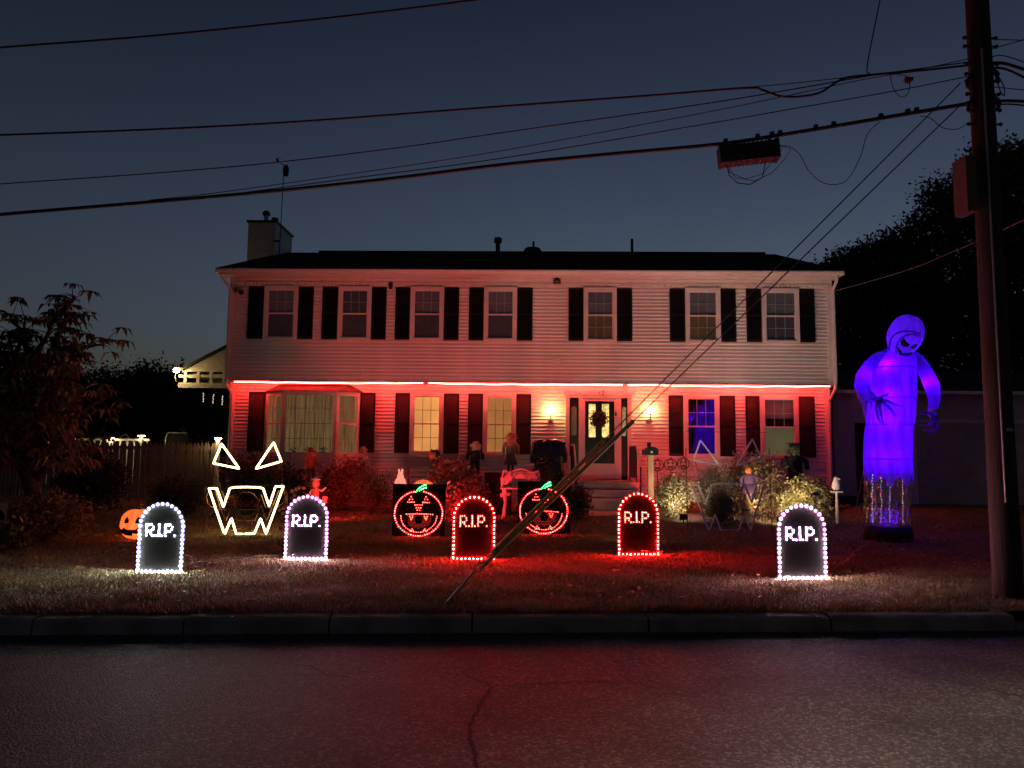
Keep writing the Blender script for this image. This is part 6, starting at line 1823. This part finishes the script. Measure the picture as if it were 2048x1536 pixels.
# black pumpkin stakes row near the mailbox (cut metal faces)
for k, (px, py, lab) in enumerate(((1315, 931, 'cut metal jack o lantern stake nearest the mailbox'), (1341, 929, 'cut metal jack o lantern stake in the middle of the row'), (1367, 927, 'cut metal jack o lantern stake nearest the unlit rope face'))):
    p = on_ground(px, 16.6); c = at(px, py, 16.6).z - p.z; r_ = 12 * 16.6 / F
    t = thing('pumpkin_stake', lab, 'garden stake', p, 0, 'cut metal pumpkin stakes')
    M_met = pmat('rusty cut metal', (.12, .04, .03), .6)
    mb = MB(); mb.tube([(r_ * math.cos(6.2832 * i / 22), 0, c + r_ * .9 * math.sin(6.2832 * i / 22)) for i in range(22)], .013, 5, closed=True)
    mb.tube([(r_ * .45 * math.cos(6.2832 * i / 18), 0, c + r_ * .88 * math.sin(6.2832 * i / 18)) for i in range(18)], .007, 5, closed=True); mb.build('outline', M_met, t)
    f = MB()
    for s in (-1, 1): f.prism([(s * r_ * .4 - .035, c + .02), (s * r_ * .4 + .035, c + .02), (s * r_ * .4, c + .075)], -.006, .006)
    f.prism([(-r_ * .6, c - .03), (-r_ * .25, c - .045), (0, c - .03), (r_ * .25, c - .045), (r_ * .6, c - .03), (r_ * .3, c - .09), (0, c - .07), (-r_ * .3, c - .09)], -.006, .006); f.build('face', M_met, t)
    MB().tube([(0, 0, c + r_ * .85), (.02, 0, c + r_ * 1.2)], .016, 6).build('stem', M_met, t)
    MB().tube([(0, .01, 0), (0, .01, c - r_ * .85)], .01, 6).build('stake', M_met, t)
# straw bale
p = on_ground(1492, 14.9); t = thing('straw_bundle', 'upright bundle of yellow straw beside the unlit rope face', 'straw', p, .3)
zt = at(1492, 988, 14.9).z - p.z; zb = .02
mb = MB(); mb.lathe([(.13, .02), (.09, zt * .45), (.11, zt * .8), (.05, zt)], 12, 0, 0, 1, .8); mb.build('core', M_straw, t)
straw_tuft('stalks', (0, 0, zt * .7), .06, .2, 200, M_straw, t, .4)
MB().lathe([(.1, zt * .44), (.1, zt * .5)], 12, 0, 0, 1, .8).build('tie', M_twig, t)
# path light stake, bird statue
p = on_ground(1630, 14.2); t = thing('path_light', 'unlit stake path light in front of the variegated shrub', 'path light', p, 0)
zt = at(1630, 984, 14.2).z - p.z
MB().tube([(0, 0, 0), (0, 0, zt - .06)], .018, 8).build('stem', M_post, t); MB().lathe([(.09, zt - .06), (.07, zt - .03), (.02, zt)], 14).build('shade', M_black, t)
p = on_ground(1672, 15.2); t = thing('bird_feeder', 'pale carved bird on a small feeder post at the house corner', 'bird feeder', p, -.2)
kb = 15.2 / F; zs = at(1672, 985, 15.2).z - p.z; zt = at(1672, 953, 15.2).z - p.z
MB().tube([(0, 0, 0), (0, 0, zs)], [.035, .022], 8).build('post', M_palewood, t)
MB().box(-.1, .1, -.1, .1, zs, zs + .03).build('shelf', M_palewood, t)
mb = MB(); mb.lathe([(.05, zs + .03), (.085, zs + .1), (.075, zs + .2), (.05, zs + .26), (.045, zt - .02), (.02, zt)], 12, 0, 0, 1, .8); mb.tube([(.03, -.02, zt - .05), (.09, -.05, zt - .06)], [.02, .004], 6); mb.build('bird', M_palewood, t, True)

# ================================================================== ROPE LIGHT UNDER THE OVERHANG AND FLOODLIGHTS
E_strip = emat('red neon rope', (1.0, .03, .022), 52)
def strip_light(pxa, pxb, label):
    xa, xb = hx(pxa, 768, -.01), hx(pxb, 768, -.01); n = max(6, int((xb - xa) / .12)); ph = random.uniform(0, 6)
    t = thing('rope_light', label, 'rope light', to_world(xa, 0, Z_OV - .03), HRZ, 'red rope lights under the overhang')
    P = [((xb - xa) * i / n, .055 + .004 * math.sin(i), .006 * math.sin(i * .7 + ph) - (.02 * math.sin(math.pi * i / n))) for i in range(n + 1)]
    MB().tube(P, .0125, 6).build('tube', E_strip, t, True)
    for i in range(0, n + 1, 5): MB().box(P[i][0] - .006, P[i][0] + .006, P[i][1] - .016, P[i][1] + .01, P[i][2] - .016, P[i][2] + .012).build('clip', M_trim, t)
    MB().tube([P[-1], (P[-1][0] + .05, 0, -.03), (P[-1][0] + .1, 0, -.01)], .012, 6).build('end_cap', M_black, t)
strip_light(466, 846, 'red rope light above the bay window')
strip_light(856, 1246, 'red rope light above the front door')
strip_light(1256, 1662, 'red rope light above the last two windows')
def flood(label, loc, target, col, power, size=110, blend=.9, lens=.0, radius=.05):
    loc = Vector(loc); d = (Vector(target) - loc).normalized()
    t = thing('floodlight', label, 'floodlight', loc - Vector((0, 0, .16)), 0, 'garden floodlights')
    q = d.to_track_quat('-Z', 'Y').to_matrix().to_4x4()
    mb = MB(); mb.box(-.08, .08, -.06, .06, -.0, .05); o = mb.build('housing', M_black, t); o.matrix_local = Matrix.Translation((0, 0, .16)) @ q
    mb = MB(); mb.box(-.07, .07, -.05, .05, -.006, -.002); o = mb.build('lens', emat('lens ' + label[:14], col, lens), t); o.matrix_local = Matrix.Translation((0, 0, .16)) @ q
    MB().tube([(0, 0, 0), (0, 0, .12)], .012, 6).build('stake', M_black, t)
    lamp('flood_beam', 'SPOT', t, Vector((0, 0, .16)) + d * .03, col, power, radius, d, size, blend)
RED = (1, .025, .028); WARM = (1, .70, .42)
def gnd(px, Y): return on_ground(px, Y)
q = gnd(656, 14.2); flood('red garden floodlight beside the small garden figure', (q.x, q.y, q.z + .16), to_world(5.6, 0, 3.6), RED, 84, 120, lens=6)
q = gnd(925, 14.2); flood('red garden floodlight behind the middle red tombstone', (q.x, q.y, q.z + .16), to_world(6.8, 0, 3.6), RED, 125, 125, lens=6)
q = gnd(1330, 17.2); flood('red garden floodlight behind the cut metal pumpkin stakes', (q.x, q.y, q.z + .16), to_world(11.4, LOW, 3.6), RED, 60, 125, lens=6)
q = gnd(1262, 11.6); flood('warm floodlight behind the red tombstone before the steps', (q.x, q.y, q.z + .2), to_world(11.6, 0, 5.0), WARM, 78, 72, lens=12)
q = gnd(1366, 14.9); flood('warm floodlight under the pale shrub beside the path', (q.x, q.y, q.z + .14), to_world(11.8, 0, 4.2), (1, .60, .46), 96, 130, lens=12)
q = gnd(1560, 14.4); flood('warm floodlight in front of the variegated shrub', (q.x, q.y, q.z + .14), to_world(14.0, 0, 4.0), (1, .66, .48), 108, 130, lens=12)
q = gnd(832, 13.4); flood('warm floodlight behind the first pumpkin sign', (q.x, q.y, q.z + .2), to_world(5.2, 0, 5.2), (1, .62, .5), 62, 80, lens=8)  # added lamp without a known source, brightens the left upper wall
# street lamp standing on the camera's side of the road
slp = thing('street_lamp', 'street lamp on a steel column behind the viewer', 'street lamp', (6.2, -3.9, .0), 0)
MB().lathe([(.11, 0), (.1, .3), (.07, .5), (.05, 7.6)], 12).build('column', M_steel, slp)
MB().tube([(0, 0, 7.5), (-.3, .5, 7.9), (-.9, 1.7, 8.0)], .035, 8).build('arm', M_steel, slp)
MB().box(-1.05, -.75, 1.5, 2.1, 7.98, 8.08).build('lamp_head', M_steel, slp)
MB().box(-1.0, -.8, 1.55, 2.05, 7.965, 7.978).build('lens', emat('street lamp lens', (1, .8, .6), 8), slp)
lamp('street_light', 'SPOT', slp, (-.9, 1.8, 7.94), (1, .82, .64), 6200, .15, (-.14, .31, -1), 62, 1.0)
